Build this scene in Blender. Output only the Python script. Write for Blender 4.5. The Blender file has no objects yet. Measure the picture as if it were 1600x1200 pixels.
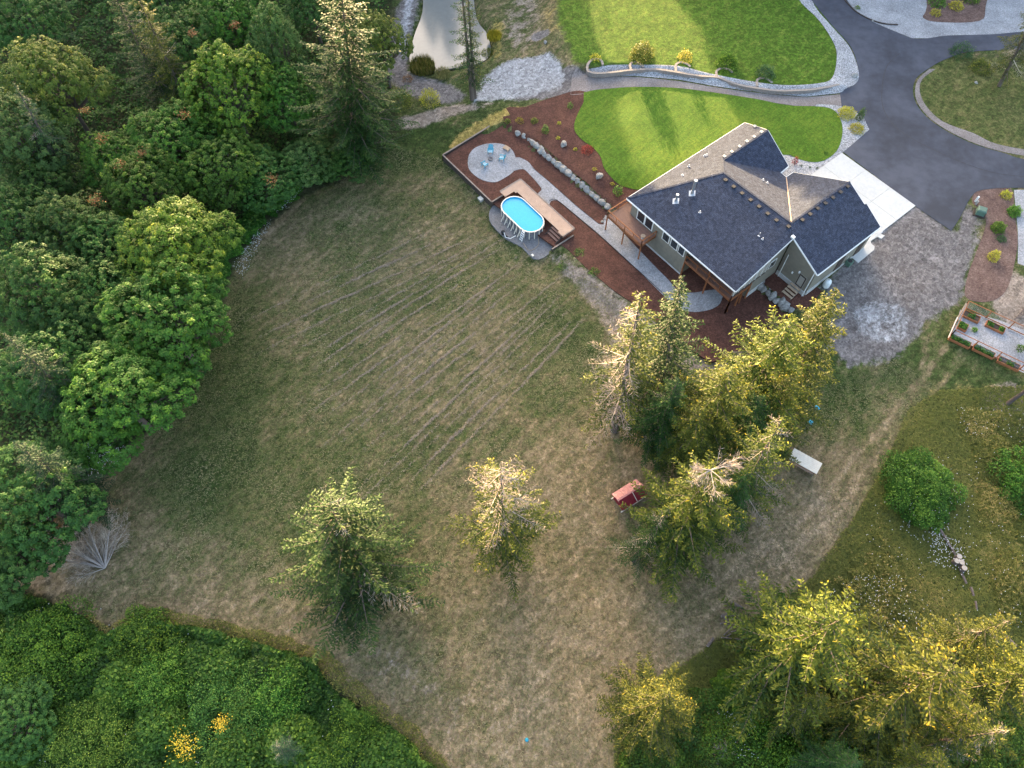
import bpy, math, random
import numpy as np
from mathutils import Vector, Matrix, Quaternion
R = math.radians
rng = np.random.default_rng(7)
random.seed(7)
sc = bpy.context.scene
col = sc.collection

# ---------------------------------------------------------------- camera, sky, sun, exposure
H = 84.0; TILT = R(29); F = 1200.0
cam = bpy.data.cameras.new("camera"); camo = bpy.data.objects.new("camera", cam); col.objects.link(camo)
camo.location = (0, 0, H); camo.rotation_euler = (TILT, 0, 0)
cam.sensor_width = 36; cam.lens = 36 * F / 1600; cam.clip_end = 6000; cam.clip_start = 1
sc.camera = camo
SUN_EL = R(8.5); SUN_AZ = R(9)        # azimuth measured from +Y towards -X
world = bpy.data.worlds.new("World"); sc.world = world; world.use_nodes = True
nt = world.node_tree; bg = nt.nodes["Background"]
sky = nt.nodes.new("ShaderNodeTexSky"); sky.sky_type = 'NISHITA'; sky.sun_disc = False
sky.sun_elevation = SUN_EL; sky.sun_rotation = -SUN_AZ; sky.air_density = .75; sky.dust_density = 5.0; sky.ozone_density = .3
nt.links.new(sky.outputs[0], bg.inputs[0]); bg.inputs[1].default_value = 0.15
sl = bpy.data.lights.new("sun", 'SUN'); sl.energy = 3.8; sl.angle = R(0.6); sl.color = (1.0, 0.70, 0.36)
so = bpy.data.objects.new("sun", sl); col.objects.link(so)
sdir = Vector((-math.sin(SUN_AZ) * math.cos(SUN_EL), math.cos(SUN_AZ) * math.cos(SUN_EL), math.sin(SUN_EL)))
so.rotation_euler = sdir.to_track_quat('Z', 'Y').to_euler()
sc.view_settings.view_transform = 'Standard'; sc.view_settings.look = 'None'; sc.view_settings.gamma = 1
sc.view_settings.use_curve_mapping = False; sc.view_settings.exposure = 3.25
sc.cycles.max_bounces = 5; sc.cycles.diffuse_bounces = 3; sc.cycles.transmission_bounces = 4; sc.cycles.transparent_max_bounces = 6
sc.cycles.use_denoising = True
try: sc.cycles.denoiser = 'OPENIMAGEDENOISE'; sc.cycles.denoising_prefilter = 'NONE'; sc.cycles.denoising_input_passes = 'RGB_ALBEDO_NORMAL'
except Exception: pass

# ---------------------------------------------------------------- measuring: photo pixel (1600x1200) -> place
def W(px, py, z=0.0):
    x = (px - 800) / F; y = (600 - py) / F
    d = np.array([x, math.sin(TILT) + y * math.cos(TILT), -math.cos(TILT) + y * math.sin(TILT)])
    return d[:2] * ((H - z) / -d[2])
OA = np.array([15.27, 70.99]); _a = R(-51.15)
A2 = np.array([math.cos(_a), math.sin(_a)]); B2 = np.array([-A2[1], A2[0]])
def LW(s, v): return OA + s * A2 + v * B2           # house axes -> world
def WL(p): d = np.asarray(p) - OA; return float(d @ A2), float(d @ B2)

# ---------------------------------------------------------------- terrain
CP = [(0,900,0),(300,700,0),(600,400,0),(500,600,0),(800,500,0),(850,800,0),(700,1100,0),(1100,850,0),(1000,1000,0),(200,1150,-.5),
 (0,400,0),(300,200,.5),(0,0,.5),(600,200,.8),(450,300,.3),(1050,620,.2),(1250,620,.9),(1250,760,.3),(1400,640,1.),(1500,650,1.2),
 (1590,600,1.8),(1400,900,0),(1590,800,.5),(1590,1100,-.5),(1200,1150,-.5),(1350,520,2.1),(1300,520,1.8),(1540,520,2.3),(1400,450,2.8),
 (1420,330,3),(1590,350,3),(1590,450,2.8),(1450,250,3),(1300,150,3),(1590,200,3.2),(1500,50,3.2),(1350,30,3.2),(1280,0,3.2),(1330,250,3),
 (1000,130,3),(1200,155,3),(920,140,2.8),(1100,150,3),(1000,200,3),(1200,210,3),(960,260,2.8),(1050,250,3),(1340,400,3),(1300,450,2.7),
 (900,190,2.5),(930,118,2.8),(850,130,2.0),(760,150,1.6),(640,150,1.2),(700,60,1.0),(660,60,1),(800,50,1.8),(630,20,1.2),(720,180,1.1),
 (820,200,1.7),(870,250,1.8),(940,310,1.9),(700,230,.3),(850,180,2.0),(1225,450,2.0),(1250,480,1.9),(660,280,0),(740,350,0),(800,420,0),
 (880,460,.1),(950,540,.1)]
CPX = np.array([W(a, b, c) for a, b, c in CP]); CPZ = np.array([c for *_, c in CP])
def poly_dist(P, poly):
    """signed distance (negative inside) and nearest edge index"""
    P = np.atleast_2d(P); n = len(poly); best = np.full(len(P), 1e18); idx = np.zeros(len(P), int); ins = np.zeros(len(P), bool)
    for i in range(n):
        a = np.array(poly[i], float); b = np.array(poly[(i + 1) % n], float); e = b - a
        t = np.clip(((P - a) @ e) / max(e @ e, 1e-9), 0, 1); d = np.hypot(*(P - a - t[:, None] * e).T)
        m = d < best; best[m] = d[m]; idx[m] = i
        with np.errstate(divide='ignore', invalid='ignore'):
            c = ((a[1] > P[:, 1]) != (b[1] > P[:, 1])) & (P[:, 0] < (b[0] - a[0]) * (P[:, 1] - a[1]) / ((b[1] - a[1]) or 1e-12) + a[0])
        ins ^= c
    return np.where(ins, -best, best), idx
TER = [LW(*q) for q in [(-25.7,-10.5),(-26.2,-.2),(-23.8,-.1),(-3.4,.8),(0,.9),(.5,7),(24.6,7.2),(27,1),(18,-6),(5,-8.2),(-2.4,-9),(-3,-10.6)]]
TEW = [.3, .3, .3, .3, .3, .3, 2.5, 3, 3, 3, .6, .3]
NLW = [W(a, b, 3.55) for a, b in [(925,99),(1000,104),(1060,109),(1120,122),(1190,136),(1312,135),(1308,70),(1240,-60),(880,-60),(880,50)]]
NEW = [.4, .4, .4, .4, .4, 3, 3, 3, 6, 6]
PND = [W(a, b, .9) for a, b in [(653,112),(640,95),(646,60),(660,20),(668,-30),(730,-30),(745,30),(762,55),(766,85),(745,100),(700,108),(680,112)]]
PSL = [LW(*q) for q in [(-14.4,-9.4),(-3.4,-9.2),(-3.0,-12.4),(-6,-13.2),(-14.3,-12.2)]]
PLAT = [(TER, TEW, 1.0), (NLW, NEW, 3.55), (PND, [1.2] * 12, .45), (PSL, [.5] * 5, .40)]
def sm(x): x = np.clip(x, 0, 1); return x * x * (3 - 2 * x)
def height(P):
    P = np.atleast_2d(np.asarray(P, float)); out = np.zeros(len(P))
    for i in range(0, len(P), 40000):
        Q = P[i:i + 40000]
        d2 = ((Q[:, None, :] - CPX[None]) ** 2).sum(2); w = 1 / (d2 + 6) ** 2
        z = (w * CPZ).sum(1) / w.sum(1)
        fz = np.clip(1 - (z - .4) / .6, 0, 1); z = z + fz * .10 * np.sin(Q[:, 0] * .19 + 1) * np.sin(Q[:, 1] * .23) + fz * .05 * np.sin(Q[:, 0] * .61 + Q[:, 1] * .5)
        for poly, wd, zz in PLAT:
            sd, e = poly_dist(Q, poly); wdt = np.array(wd)[e]
            k = 1 - sm(sd / wdt); z = z * (1 - k) + zz * k
        out[i:i + 40000] = z
    return out
def hz(x, y): return float(height([[x, y]])[0])
def G(px, py, it=10):
    z = 1.0
    for _ in range(it): p = W(px, py, z); z = .3 * z + .7 * hz(*p)
    p = W(px, py, z); return np.array([p[0], p[1], hz(*p)])
def spline(pts, n=6, closed=True):
    pts = [np.array(p, float) for p in pts]; N = len(pts); o = []
    rg = range(N) if closed else range(N - 1)
    for i in rg:
        g = (lambda k: pts[k % N]) if closed else (lambda k: pts[min(max(k, 0), N - 1)])
        a, b, c, d = g(i - 1), g(i), g(i + 1), g(i + 2)
        for t in np.arange(n) / n:
            o.append(.5 * ((2 * b) + (c - a) * t + (2 * a - 5 * b + 4 * c - d) * t * t + (3 * b - a - 3 * c + d) * t ** 3))
    if not closed: o.append(pts[-1])
    return o

# ---------------------------------------------------------------- object helpers
def props(o, label=None, cat=None, group=None, kind=None):
    if label: o['label'] = label
    if cat: o['category'] = cat
    if group: o['group'] = group
    if kind: o['kind'] = kind
    return o
def thing(name, label, cat, loc, rotz=0, group=None):
    o = bpy.data.objects.new(name, None); col.objects.link(o); o.location = [float(c) for c in loc]; o.rotation_euler = (0, 0, rotz)
    o.empty_display_size = .2
    return props(o, label, cat, group)
def rootloc(p):
    while p.parent: p = p.parent
    return np.array(p.location)
def mesh_np(name, V, Fs, mats, tint=None, mi=None, smooth=False):
    """V (n,3); Fs (m,k) int array or list of lists"""
    me = bpy.data.meshes.new(name); V = np.ascontiguousarray(V, dtype=np.float32)
    if isinstance(Fs, np.ndarray):
        m, k = Fs.shape; me.vertices.add(len(V)); me.vertices.foreach_set("co", V.ravel())
        me.loops.add(m * k); me.loops.foreach_set("vertex_index", Fs.astype(np.int32).ravel())
        me.polygons.add(m); me.polygons.foreach_set("loop_start", np.arange(0, m * k, k, dtype=np.int32))
        me.update(calc_edges=True)
    else:
        me.from_pydata(V.tolist(), [], [list(map(int, f)) for f in Fs]); me.update()
    for mt in (mats if isinstance(mats, (list, tuple)) else [mats]): me.materials.append(mt)
    if mi is not None: me.polygons.foreach_set("material_index", np.asarray(mi, np.int32))
    if tint is not None:
        a = me.attributes.new("tint", 'FLOAT', 'FACE'); a.data.foreach_set("value", np.asarray(tint, np.float32))
    if smooth: me.polygons.foreach_set("use_smooth", np.ones(len(me.polygons), bool))
    return me
def link(name, me, parent=None, loc=None):
    o = bpy.data.objects.new(name, me); col.objects.link(o)
    if parent is not None: o.parent = parent
    if loc is not None: o.location = [float(c) for c in loc]
    return o
class MB:
    """collects simple solids into one mesh; world=True vertices are made relative to the parent's root"""
    def __init__(s): s.v = []; s.f = []; s.m = []; s.cm = 0
    def add(s, V, Fs):
        b = len(s.v); s.v += [tuple(map(float, p)) for p in V]; s.f += [[b + i for i in f] for f in Fs]; s.m += [s.cm] * len(Fs); return s
    def hexa(s, lo, hi):
        return s.add(list(lo) + list(hi), [[3,2,1,0],[4,5,6,7],[0,1,5,4],[1,2,6,5],[2,3,7,6],[3,0,4,7]])
    def box(s, c, d, rz=0):
        x, y, z = [k / 2 for k in d]; cs, sn = math.cos(rz), math.sin(rz); q = [(-x,-y),(x,-y),(x,y),(-x,y)]
        q = [(c[0] + a * cs - b * sn, c[1] + a * sn + b * cs) for a, b in q]
        return s.hexa([(a, b, c[2] - z) for a, b in q], [(a, b, c[2] + z) for a, b in q])
    def beam(s, p, q, w, h=None, up=(0, 0, 1)):
        h = h or w; p = np.array(p, float); q = np.array(q, float); d = q - p; d = d / (np.linalg.norm(d) + 1e-9)
        u = np.array(up, float)
        if abs(d @ u) > .95: u = np.array([1., 0, 0]) if abs(d[0]) < .9 else np.array([0, 1., 0])
        r = np.cross(d, u); r /= np.linalg.norm(r); u = np.cross(r, d); r = r * w / 2; u = u * h / 2
        return s.hexa([p - r - u, p + r - u, p + r + u, p - r + u], [q - r - u, q + r - u, q + r + u, q - r + u])
    def prism(s, poly, z0, z1):
        n = len(poly); z0s = z0 if hasattr(z0, '__len__') else [z0] * n; z1s = z1 if hasattr(z1, '__len__') else [z1] * n
        V = [(p[0], p[1], z) for p, z in zip(poly, z0s)] + [(p[0], p[1], z) for p, z in zip(poly, z1s)]
        return s.add(V, [list(range(n))[::-1], [n + i for i in range(n)]] + [[i, (i + 1) % n, n + (i + 1) % n, n + i] for i in range(n)])
    def tube(s, pts, rad, n=8, cap=True):
        pts = [np.array(p, float) for p in pts]; rad = rad if hasattr(rad, '__len__') else [rad] * len(pts); V = []; Fs = []
        for i, p in enumerate(pts):
            d = pts[min(i + 1, len(pts) - 1)] - pts[max(i - 1, 0)]; d /= np.linalg.norm(d) + 1e-9
            u = np.array([0, 0, 1.]) if abs(d[2]) < .9 else np.array([1., 0, 0]); r = np.cross(d, u); r /= np.linalg.norm(r); u = np.cross(r, d)
            for k in range(n): a = 2 * math.pi * k / n; V.append(p + rad[i] * (math.cos(a) * r + math.sin(a) * u))
        for i in range(len(pts) - 1):
            for k in range(n): Fs.append([i*n+k, i*n+(k+1)%n, (i+1)*n+(k+1)%n, (i+1)*n+k])
        if cap: Fs += [list(range(n))[::-1], [(len(pts)-1)*n + k for k in range(n)]]
        return s.add(V, Fs)
    def build(s, name, mats, parent=None, world=True, smooth=False, **kw):
        V = np.array(s.v)
        if world and parent is not None: V = V - rootloc(parent)
        o = link(name, mesh_np(name, V, s.f, mats, mi=s.m if isinstance(mats, (list, tuple)) else None, smooth=smooth), parent)
        props(o, **kw); return o
def copy_tree(o, parent=None):
    c = o.copy(); col.objects.link(c)
    if parent is not None: c.parent = parent
    for ch in list(o.children): copy_tree(ch, c)
    return c

# ---------------------------------------------------------------- materials
MATS = {}
def nmat(name):
    m = bpy.data.materials.new(name); m.use_nodes = True; t = m.node_tree; b = t.nodes["Principled BSDF"]; MATS[name] = m
    return m, t, b
def node(t, ty, **kw):
    n = t.nodes.new(ty)
    for k, v in kw.items():
        if k in n.inputs: n.inputs[k].default_value = v
        else: setattr(n, k, v)
    return n
def coords(t, rot=0, scale=(1, 1, 1), loc=(0, 0, 0)):
    tc = node(t, "ShaderNodeTexCoord"); mp = node(t, "ShaderNodeMapping")
    mp.vector_type = 'TEXTURE'; mp.inputs['Rotation'].default_value = (0, 0, rot); mp.inputs['Scale'].default_value = tuple(1 / k for k in scale); mp.inputs['Location'].default_value = loc
    t.links.new(tc.outputs['Object'], mp.inputs[0]); return mp.outputs[0]
def noise(t, vec, scale, detail=5, rough=.6, dist=0):
    n = node(t, "ShaderNodeTexNoise"); n.inputs['Scale'].default_value = scale; n.inputs['Detail'].default_value = detail
    n.inputs['Roughness'].default_value = rough; n.inputs['Distortion'].default_value = dist; t.links.new(vec, n.inputs['Vector']); return n.outputs[0]
def ramp(t, fac, stops):
    r = node(t, "ShaderNodeValToRGB"); e = r.color_ramp.elements
    while len(e) < len(stops): e.new(.5)
    for x, (p, c) in zip(e, stops): x.position = p; x.color = (*c, 1) if len(c) == 3 else c
    t.links.new(fac, r.inputs[0]); return r.outputs[0]
def mixc(t, fac, a, b, mode='MIX'):
    m = node(t, "ShaderNodeMix"); m.data_type = 'RGBA'; m.blend_type = mode
    for s, v in ((0, fac), (6, a), (7, b)):
        if isinstance(v, (int, float)): m.inputs[s].default_value = v
        elif isinstance(v, tuple): m.inputs[s].default_value = (*v, 1)
        else: t.links.new(v, m.inputs[s])
    return m.outputs[2]
def math_(t, op, a, b=0.0, clamp=False):
    m = node(t, "ShaderNodeMath"); m.operation = op; m.use_clamp = clamp
    for i, v in enumerate((a, b)):
        if isinstance(v, (int, float)): m.inputs[i].default_value = v
        else: t.links.new(v, m.inputs[i])
    return m.outputs[0]
def bump(t, b, hgt, s=.4, d=.05):
    n = node(t, "ShaderNodeBump"); n.inputs['Strength'].default_value = s; n.inputs['Distance'].default_value = d
    t.links.new(hgt, n.inputs['Height']); t.links.new(n.outputs[0], b.inputs['Normal'])
def speckle(t, c, amt, scales):
    for k, sc_ in enumerate(scales):
        vo = node(t, "ShaderNodeTexVoronoi"); vo.inputs['Scale'].default_value = sc_; t.links.new(coords(t, .4 + k), vo.inputs['Vector'])
        sp = node(t, "ShaderNodeSeparateColor"); t.links.new(vo.outputs['Color'], sp.inputs[0])
        mr = node(t, "ShaderNodeMapRange"); mr.inputs[3].default_value = 1 - amt; mr.inputs[4].default_value = 1 + amt; t.links.new(sp.outputs[0], mr.inputs[0])
        cb = node(t, "ShaderNodeCombineColor")
        for i in range(3): t.links.new(mr.outputs[0], cb.inputs[i])
        c = mixc(t, 1.0, c, cb.outputs[0], 'MULTIPLY')
    return c
def simple(name, c1, c2=None, scale=3, rough=.8, bmp=.3, bd=.02, metal=0, spec=.3, stretch=(1, 1, 1), rot=0, detail=6):
    m, t, b = nmat(name); c2 = c2 or tuple(k * .75 for k in c1)
    v = coords(t, rot, stretch); n = noise(t, v, scale, detail, .65)
    t.links.new(ramp(t, n, [(.3, c2), (.7, c1)]), b.inputs['Base Color'])
    b.inputs['Roughness'].default_value = rough; b.inputs['Metallic'].default_value = metal; b.inputs['Specular IOR Level'].default_value = spec
    if bmp: bump(t, b, n, bmp, bd)
    return m
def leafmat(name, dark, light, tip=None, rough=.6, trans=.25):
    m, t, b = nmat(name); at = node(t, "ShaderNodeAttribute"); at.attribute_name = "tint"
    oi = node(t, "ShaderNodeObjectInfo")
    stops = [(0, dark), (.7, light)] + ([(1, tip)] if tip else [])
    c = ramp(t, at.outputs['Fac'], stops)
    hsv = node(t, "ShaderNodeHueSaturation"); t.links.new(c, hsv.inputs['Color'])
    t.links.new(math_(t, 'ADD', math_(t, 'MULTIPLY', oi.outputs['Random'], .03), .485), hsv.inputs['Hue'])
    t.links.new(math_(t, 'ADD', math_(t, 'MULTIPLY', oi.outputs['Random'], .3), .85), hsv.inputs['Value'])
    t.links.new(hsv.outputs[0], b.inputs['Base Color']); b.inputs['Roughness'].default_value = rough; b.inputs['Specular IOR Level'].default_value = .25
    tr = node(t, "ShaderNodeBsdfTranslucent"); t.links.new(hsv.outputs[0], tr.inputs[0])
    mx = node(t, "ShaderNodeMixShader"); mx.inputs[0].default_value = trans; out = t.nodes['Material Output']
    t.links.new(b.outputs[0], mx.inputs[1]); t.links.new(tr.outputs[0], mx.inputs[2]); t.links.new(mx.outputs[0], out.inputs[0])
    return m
M = {}
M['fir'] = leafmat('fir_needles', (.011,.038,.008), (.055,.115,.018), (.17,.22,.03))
M['firsunlit'] = leafmat('fir_needles_sunlit_gold', (.018,.045,.006), (.16,.17,.014), (.52,.36,.02))  # yellowish new growth, with the gold of low sun put into the colour
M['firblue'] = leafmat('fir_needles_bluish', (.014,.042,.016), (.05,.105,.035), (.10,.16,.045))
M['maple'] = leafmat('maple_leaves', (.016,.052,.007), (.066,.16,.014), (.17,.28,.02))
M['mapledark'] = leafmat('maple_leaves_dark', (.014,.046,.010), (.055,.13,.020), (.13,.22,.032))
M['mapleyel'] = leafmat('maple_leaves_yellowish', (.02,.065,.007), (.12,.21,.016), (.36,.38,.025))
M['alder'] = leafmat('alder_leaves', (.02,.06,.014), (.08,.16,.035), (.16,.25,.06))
M['olive'] = leafmat('olive_gold_leaves', (.025,.055,.008), (.11,.145,.018), (.28,.26,.03))
M['rust'] = leafmat('rust_leaves', (.07,.03,.01), (.17,.065,.02), (.26,.12,.03))
M['yelflower'] = leafmat('yellow_blossom', (.3,.2,.01), (.6,.42,.03), (.75,.55,.06))
M['bramble'] = leafmat('bramble_leaves', (.011,.045,.006), (.052,.145,.013), (.15,.28,.032))
M['shrub'] = leafmat('shrub_leaves', (.02,.06,.01), (.09,.19,.02), (.2,.32,.04))
M['goldshrub'] = leafmat('gold_shrub_leaves', (.12,.14,.01), (.42,.38,.03), (.6,.52,.05))
M['redshrub'] = leafmat('red_maple_leaves', (.08,.005,.008), (.28,.02,.025), (.45,.05,.05))
M['palegrass'] = leafmat('pale_grass', (.10,.12,.04), (.25,.24,.09), (.42,.36,.16))
M['hay'] = leafmat('dry_hay', (.2,.16,.11), (.38,.32,.235), (.52,.45,.34), trans=.1)
M['turf'] = leafmat('turf_blades', (.05,.07,.018), (.17,.15,.075), (.34,.27,.17))
M['meadow'] = leafmat('meadow_blades', (.04,.065,.01), (.15,.16,.03), (.34,.27,.09))
M['daisy'] = leafmat('white_petals', (.6,.62,.62), (.72,.74,.74), (.8,.8,.8))
M['twig'] = leafmat('dead_twigs', (.20,.15,.12), (.36,.29,.23), (.5,.42,.34), trans=.05)
M['bark'] = simple('bark', (.15,.12,.10), (.07,.055,.045), 2, .95, .6, .05, stretch=(1, 1, .2))
M['palebark'] = simple('pale_bark', (.38,.34,.31), (.22,.19,.17), 3, .95, .4, .03)
M['mulch'] = None
def ground_like(name, stops, s1=.5, s2=6, s3=30, mixw=(.34, .40, .26), bs=.6, bd=.05, rot=0, stretch=(1, 1, 1), rough=.95):
    m, t, b = nmat(name); v = coords(t, rot, stretch); a = noise(t, v, s1, 6, .6); c = noise(t, coords(t), s2, 6, .7); d = noise(t, coords(t), s3, 3, .7)
    f = math_(t, 'ADD', math_(t, 'ADD', math_(t, 'MULTIPLY', a, mixw[0]), math_(t, 'MULTIPLY', c, mixw[1])), math_(t, 'MULTIPLY', d, mixw[2]))
    t.links.new(speckle(t, ramp(t, f, stops), .16 if bs > .2 else .03, (7, 13)), b.inputs['Base Color']); b.inputs['Roughness'].default_value = rough; b.inputs['Specular IOR Level'].default_value = .2
    bump(t, b, math_(t, 'ADD', math_(t, 'MULTIPLY', c, .6), math_(t, 'MULTIPLY', d, .5)), bs, bd); return m
M['mulch'] = ground_like('red_bark_mulch', [(.36,(.038,.019,.014)), (.5,(.082,.036,.026)), (.64,(.14,.066,.046))], .6, 3.5, 14)
M['mulch2'] = ground_like('brown_bark_mulch', [(.36,(.055,.035,.03)), (.5,(.12,.075,.062)), (.64,(.2,.14,.115))], .6, 3.5, 14)
M['gravel'] = ground_like('grey_gravel', [(.38,(.17,.17,.175)), (.5,(.26,.26,.27)), (.62,(.38,.38,.39))], .4, 5, 16)
M['river'] = ground_like('river_rock_gravel', [(.4,(.12,.12,.125)), (.5,(.30,.30,.31)), (.6,(.52,.52,.53))], .3, 4.5, 9, (.15, .4, .45), 1, .12)
M['lane'] = ground_like('brown_gravel_lane', [(.36,(.12,.105,.10)), (.5,(.19,.165,.155)), (.64,(.28,.25,.235))], .3, 5, 16)
M['concrete'] = ground_like('light_concrete', [(.35,(.40,.40,.39)), (.65,(.52,.52,.50))], .3, 2, 12, bs=.1, bd=.005, rough=.8)
M['darkpad'] = ground_like('dark_pavers', [(.35,(.10,.10,.105)), (.65,(.22,.21,.21))], 1.2, 4, 12, bs=.3, bd=.02)
def asphalt():
    m, t, b = nmat('asphalt'); v = coords(t); a = noise(t, v, .12, 4, .5, .6); d = noise(t, v, 25, 3, .7); c = noise(t, v, .9, 6, .6)
    f = math_(t, 'ADD', math_(t, 'ADD', math_(t, 'MULTIPLY', a, .62), math_(t, 'MULTIPLY', c, .30)), math_(t, 'MULTIPLY', d, .08))
    t.links.new(ramp(t, f, [(.40,(.026,.030,.042)), (.5,(.038,.043,.060)), (.62,(.058,.064,.085))]), b.inputs['Base Color'])
    b.inputs['Roughness'].default_value = .75; b.inputs['Specular IOR Level'].default_value = .35; bump(t, b, d, .1, .005); return m
M['asphalt'] = asphalt()
M['seam'] = simple('asphalt_seam', (.03,.03,.034), (.05,.05,.055), 2, .8)
def lawnmat():
    m, t, b = nmat('mown_lawn'); v = coords(t); 
    st = noise(t, coords(t, R(50), (.25, 1.4, 1)), 1.3, 4, .6); fine = noise(t, v, 4, 5, .8); big = noise(t, v, .12, 4, .55, .4)
    g1 = noise(t, coords(t, R(40), (.08, 3, 1)), 1.6, 3, .6); g2 = noise(t, coords(t, R(-52), (.08, 3, 1)), 1.6, 3, .6)
    f = math_(t, 'ADD', math_(t, 'ADD', math_(t, 'MULTIPLY', st, .2), math_(t, 'MULTIPLY', fine, .35)), math_(t, 'MULTIPLY', big, .3))
    f = math_(t, 'ADD', f, math_(t, 'MULTIPLY', math_(t, 'ADD', g1, g2), .12))
    t.links.new(ramp(t, f, [(.40,(.028,.068,.005)), (.52,(.052,.112,.009)), (.64,(.105,.155,.016))]), b.inputs['Base Color'])
    t.links.new(speckle(t, b.inputs['Base Color'].links[0].from_socket, .14, (3, 6)), b.inputs['Base Color'])
    b.inputs['Roughness'].default_value = .9; b.inputs['Specular IOR Level'].default_value = .15; bump(t, b, fine, .8, .06); return m
M['lawn'] = lawnmat()
pA = W(590, 680); pB = W(860, 450); ROWANG = math.atan2(pB[1] - pA[1], pB[0] - pA[0])
def fieldmat():
    m, t, b = nmat('field_ground'); v = coords(t)
    along = coords(t, ROWANG, (.4, 1.0, 1))
    big = noise(t, v, .06, 5, .6, .5); mid = noise(t, coords(t, ROWANG, (.6, 1.0, 1)), .85, 7, .72, .3); st = noise(t, along, .9, 5, .65); fine = noise(t, v, 2.2, 8, .9); xf = noise(t, v, 5, 6, .9)
    f = math_(t, 'ADD', math_(t, 'ADD', math_(t, 'MULTIPLY', big, .22), math_(t, 'MULTIPLY', mid, .32)), math_(t, 'ADD', math_(t, 'MULTIPLY', st, .12), math_(t, 'MULTIPLY', fine, .34)))
    def attr(n):
        a = node(t, "ShaderNodeAttribute"); a.attribute_name = n; return a.outputs['Fac']
    sx = node(t, "ShaderNodeSeparateXYZ"); t.links.new(coords(t, ROWANG), sx.inputs[0])
    wv = math_(t, 'SINE', math_(t, 'ADD', math_(t, 'MULTIPLY', sx.outputs[1], 5.2), math_(t, 'MULTIPLY', mid, 2.5)))
    f = math_(t, 'ADD', f, math_(t, 'MULTIPLY', wv, .008))
    dry = attr('dry'); f = math_(t, 'ADD', f, math_(t, 'MULTIPLY', math_(t, 'SUBTRACT', dry, .5), .22))
    c = ramp(t, f, [(.40,(.03,.05,.012)), (.46,(.068,.082,.026)), (.50,(.12,.105,.05)), (.55,(.205,.155,.09)), (.64,(.33,.25,.165))])
    nz = math_(t, 'ADD', math_(t, 'MULTIPLY', math_(t, 'SUBTRACT', mid, .5), 1.2), math_(t, 'MULTIPLY', math_(t, 'SUBTRACT', fine, .5), .7))
    def mask(n):
        r = node(t, "ShaderNodeMapRange"); r.interpolation_type = 'SMOOTHSTEP'; r.inputs[1].default_value = .35; r.inputs[2].default_value = .65
        t.links.new(math_(t, 'ADD', attr(n), nz), r.inputs[0]); return r.outputs[0]
    ff = math_(t, 'ADD', math_(t, 'MULTIPLY', fine, .5), math_(t, 'MULTIPLY', mid, .5))
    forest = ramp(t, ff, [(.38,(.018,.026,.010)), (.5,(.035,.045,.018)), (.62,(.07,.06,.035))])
    meadow = ramp(t, ff, [(.36,(.03,.048,.012)), (.48,(.065,.08,.022)), (.58,(.13,.12,.045)), (.7,(.20,.15,.08))])
    gr = ramp(t, math_(t, 'ADD', math_(t, 'MULTIPLY', xf, .4), math_(t, 'MULTIPLY', mid, .6)), [(.35,(.085,.075,.072)), (.5,(.14,.128,.125)), (.65,(.21,.19,.185))])
    pale = ramp(t, math_(t, 'ADD', math_(t, 'MULTIPLY', xf, .6), math_(t, 'MULTIPLY', mid, .4)), [(.35,(.18,.18,.185)), (.6,(.33,.33,.34))])
    tan = ramp(t, ff, [(.35,(.13,.10,.08)), (.5,(.23,.185,.15)), (.65,(.33,.27,.22))])
    lush = ramp(t, ff, [(.36,(.034,.072,.007)), (.5,(.062,.118,.012)), (.64,(.14,.17,.03))])
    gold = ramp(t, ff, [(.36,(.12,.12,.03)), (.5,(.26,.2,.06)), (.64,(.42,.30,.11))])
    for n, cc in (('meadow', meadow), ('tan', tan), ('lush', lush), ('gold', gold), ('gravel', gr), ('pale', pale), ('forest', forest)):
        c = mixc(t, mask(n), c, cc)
    c = speckle(t, c, .27, (2.4, 5.5))
    t.links.new(c, b.inputs['Base Color']); b.inputs['Roughness'].default_value = .95; b.inputs['Specular IOR Level'].default_value = .15
    bump(t, b, math_(t, 'ADD', math_(t, 'MULTIPLY', fine, .8), math_(t, 'MULTIPLY', xf, .4)), .9, .15); return m
M['field'] = fieldmat()
def shingle(name, rot):
    m, t, b = nmat(name); v = coords(t, rot)
    br = node(t, "ShaderNodeTexBrick"); br.inputs['Scale'].default_value = 1; br.inputs['Brick Width'].default_value = .42; br.inputs['Row Height'].default_value = .2
    br.inputs['Mortar Size'].default_value = .018; br.inputs['Bias'].default_value = 0; br.inputs['Color1'].default_value = (.066,.072,.096,1); br.inputs['Color2'].default_value = (.034,.040,.060,1)
    br.inputs['Mortar'].default_value = (.014,.016,.022,1); t.links.new(v, br.inputs['Vector'])
    n = noise(t, v, 9, 4, .7); n2 = noise(t, v, .35, 4, .6)
    c = mixc(t, .55, br.outputs[0], ramp(t, n, [(.38,(.018,.023,.038)), (.66,(.072,.084,.12))]))
    c = mixc(t, math_(t, 'MULTIPLY', n2, .35), c, (.036,.047,.078)); c = speckle(t, c, .2, (2.6, 6))
    t.links.new(c, b.inputs['Base Color']); b.inputs['Roughness'].default_value = .95; b.inputs['Specular IOR Level'].default_value = .12
    bump(t, b, math_(t, 'SUBTRACT', math_(t, 'MULTIPLY', n, .4), br.outputs['Fac']), .6, .03); return m
M['sh1'] = shingle('roof_shingles_long', _a); M['sh2'] = shingle('roof_shingles_cross', _a + math.pi / 2)
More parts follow.
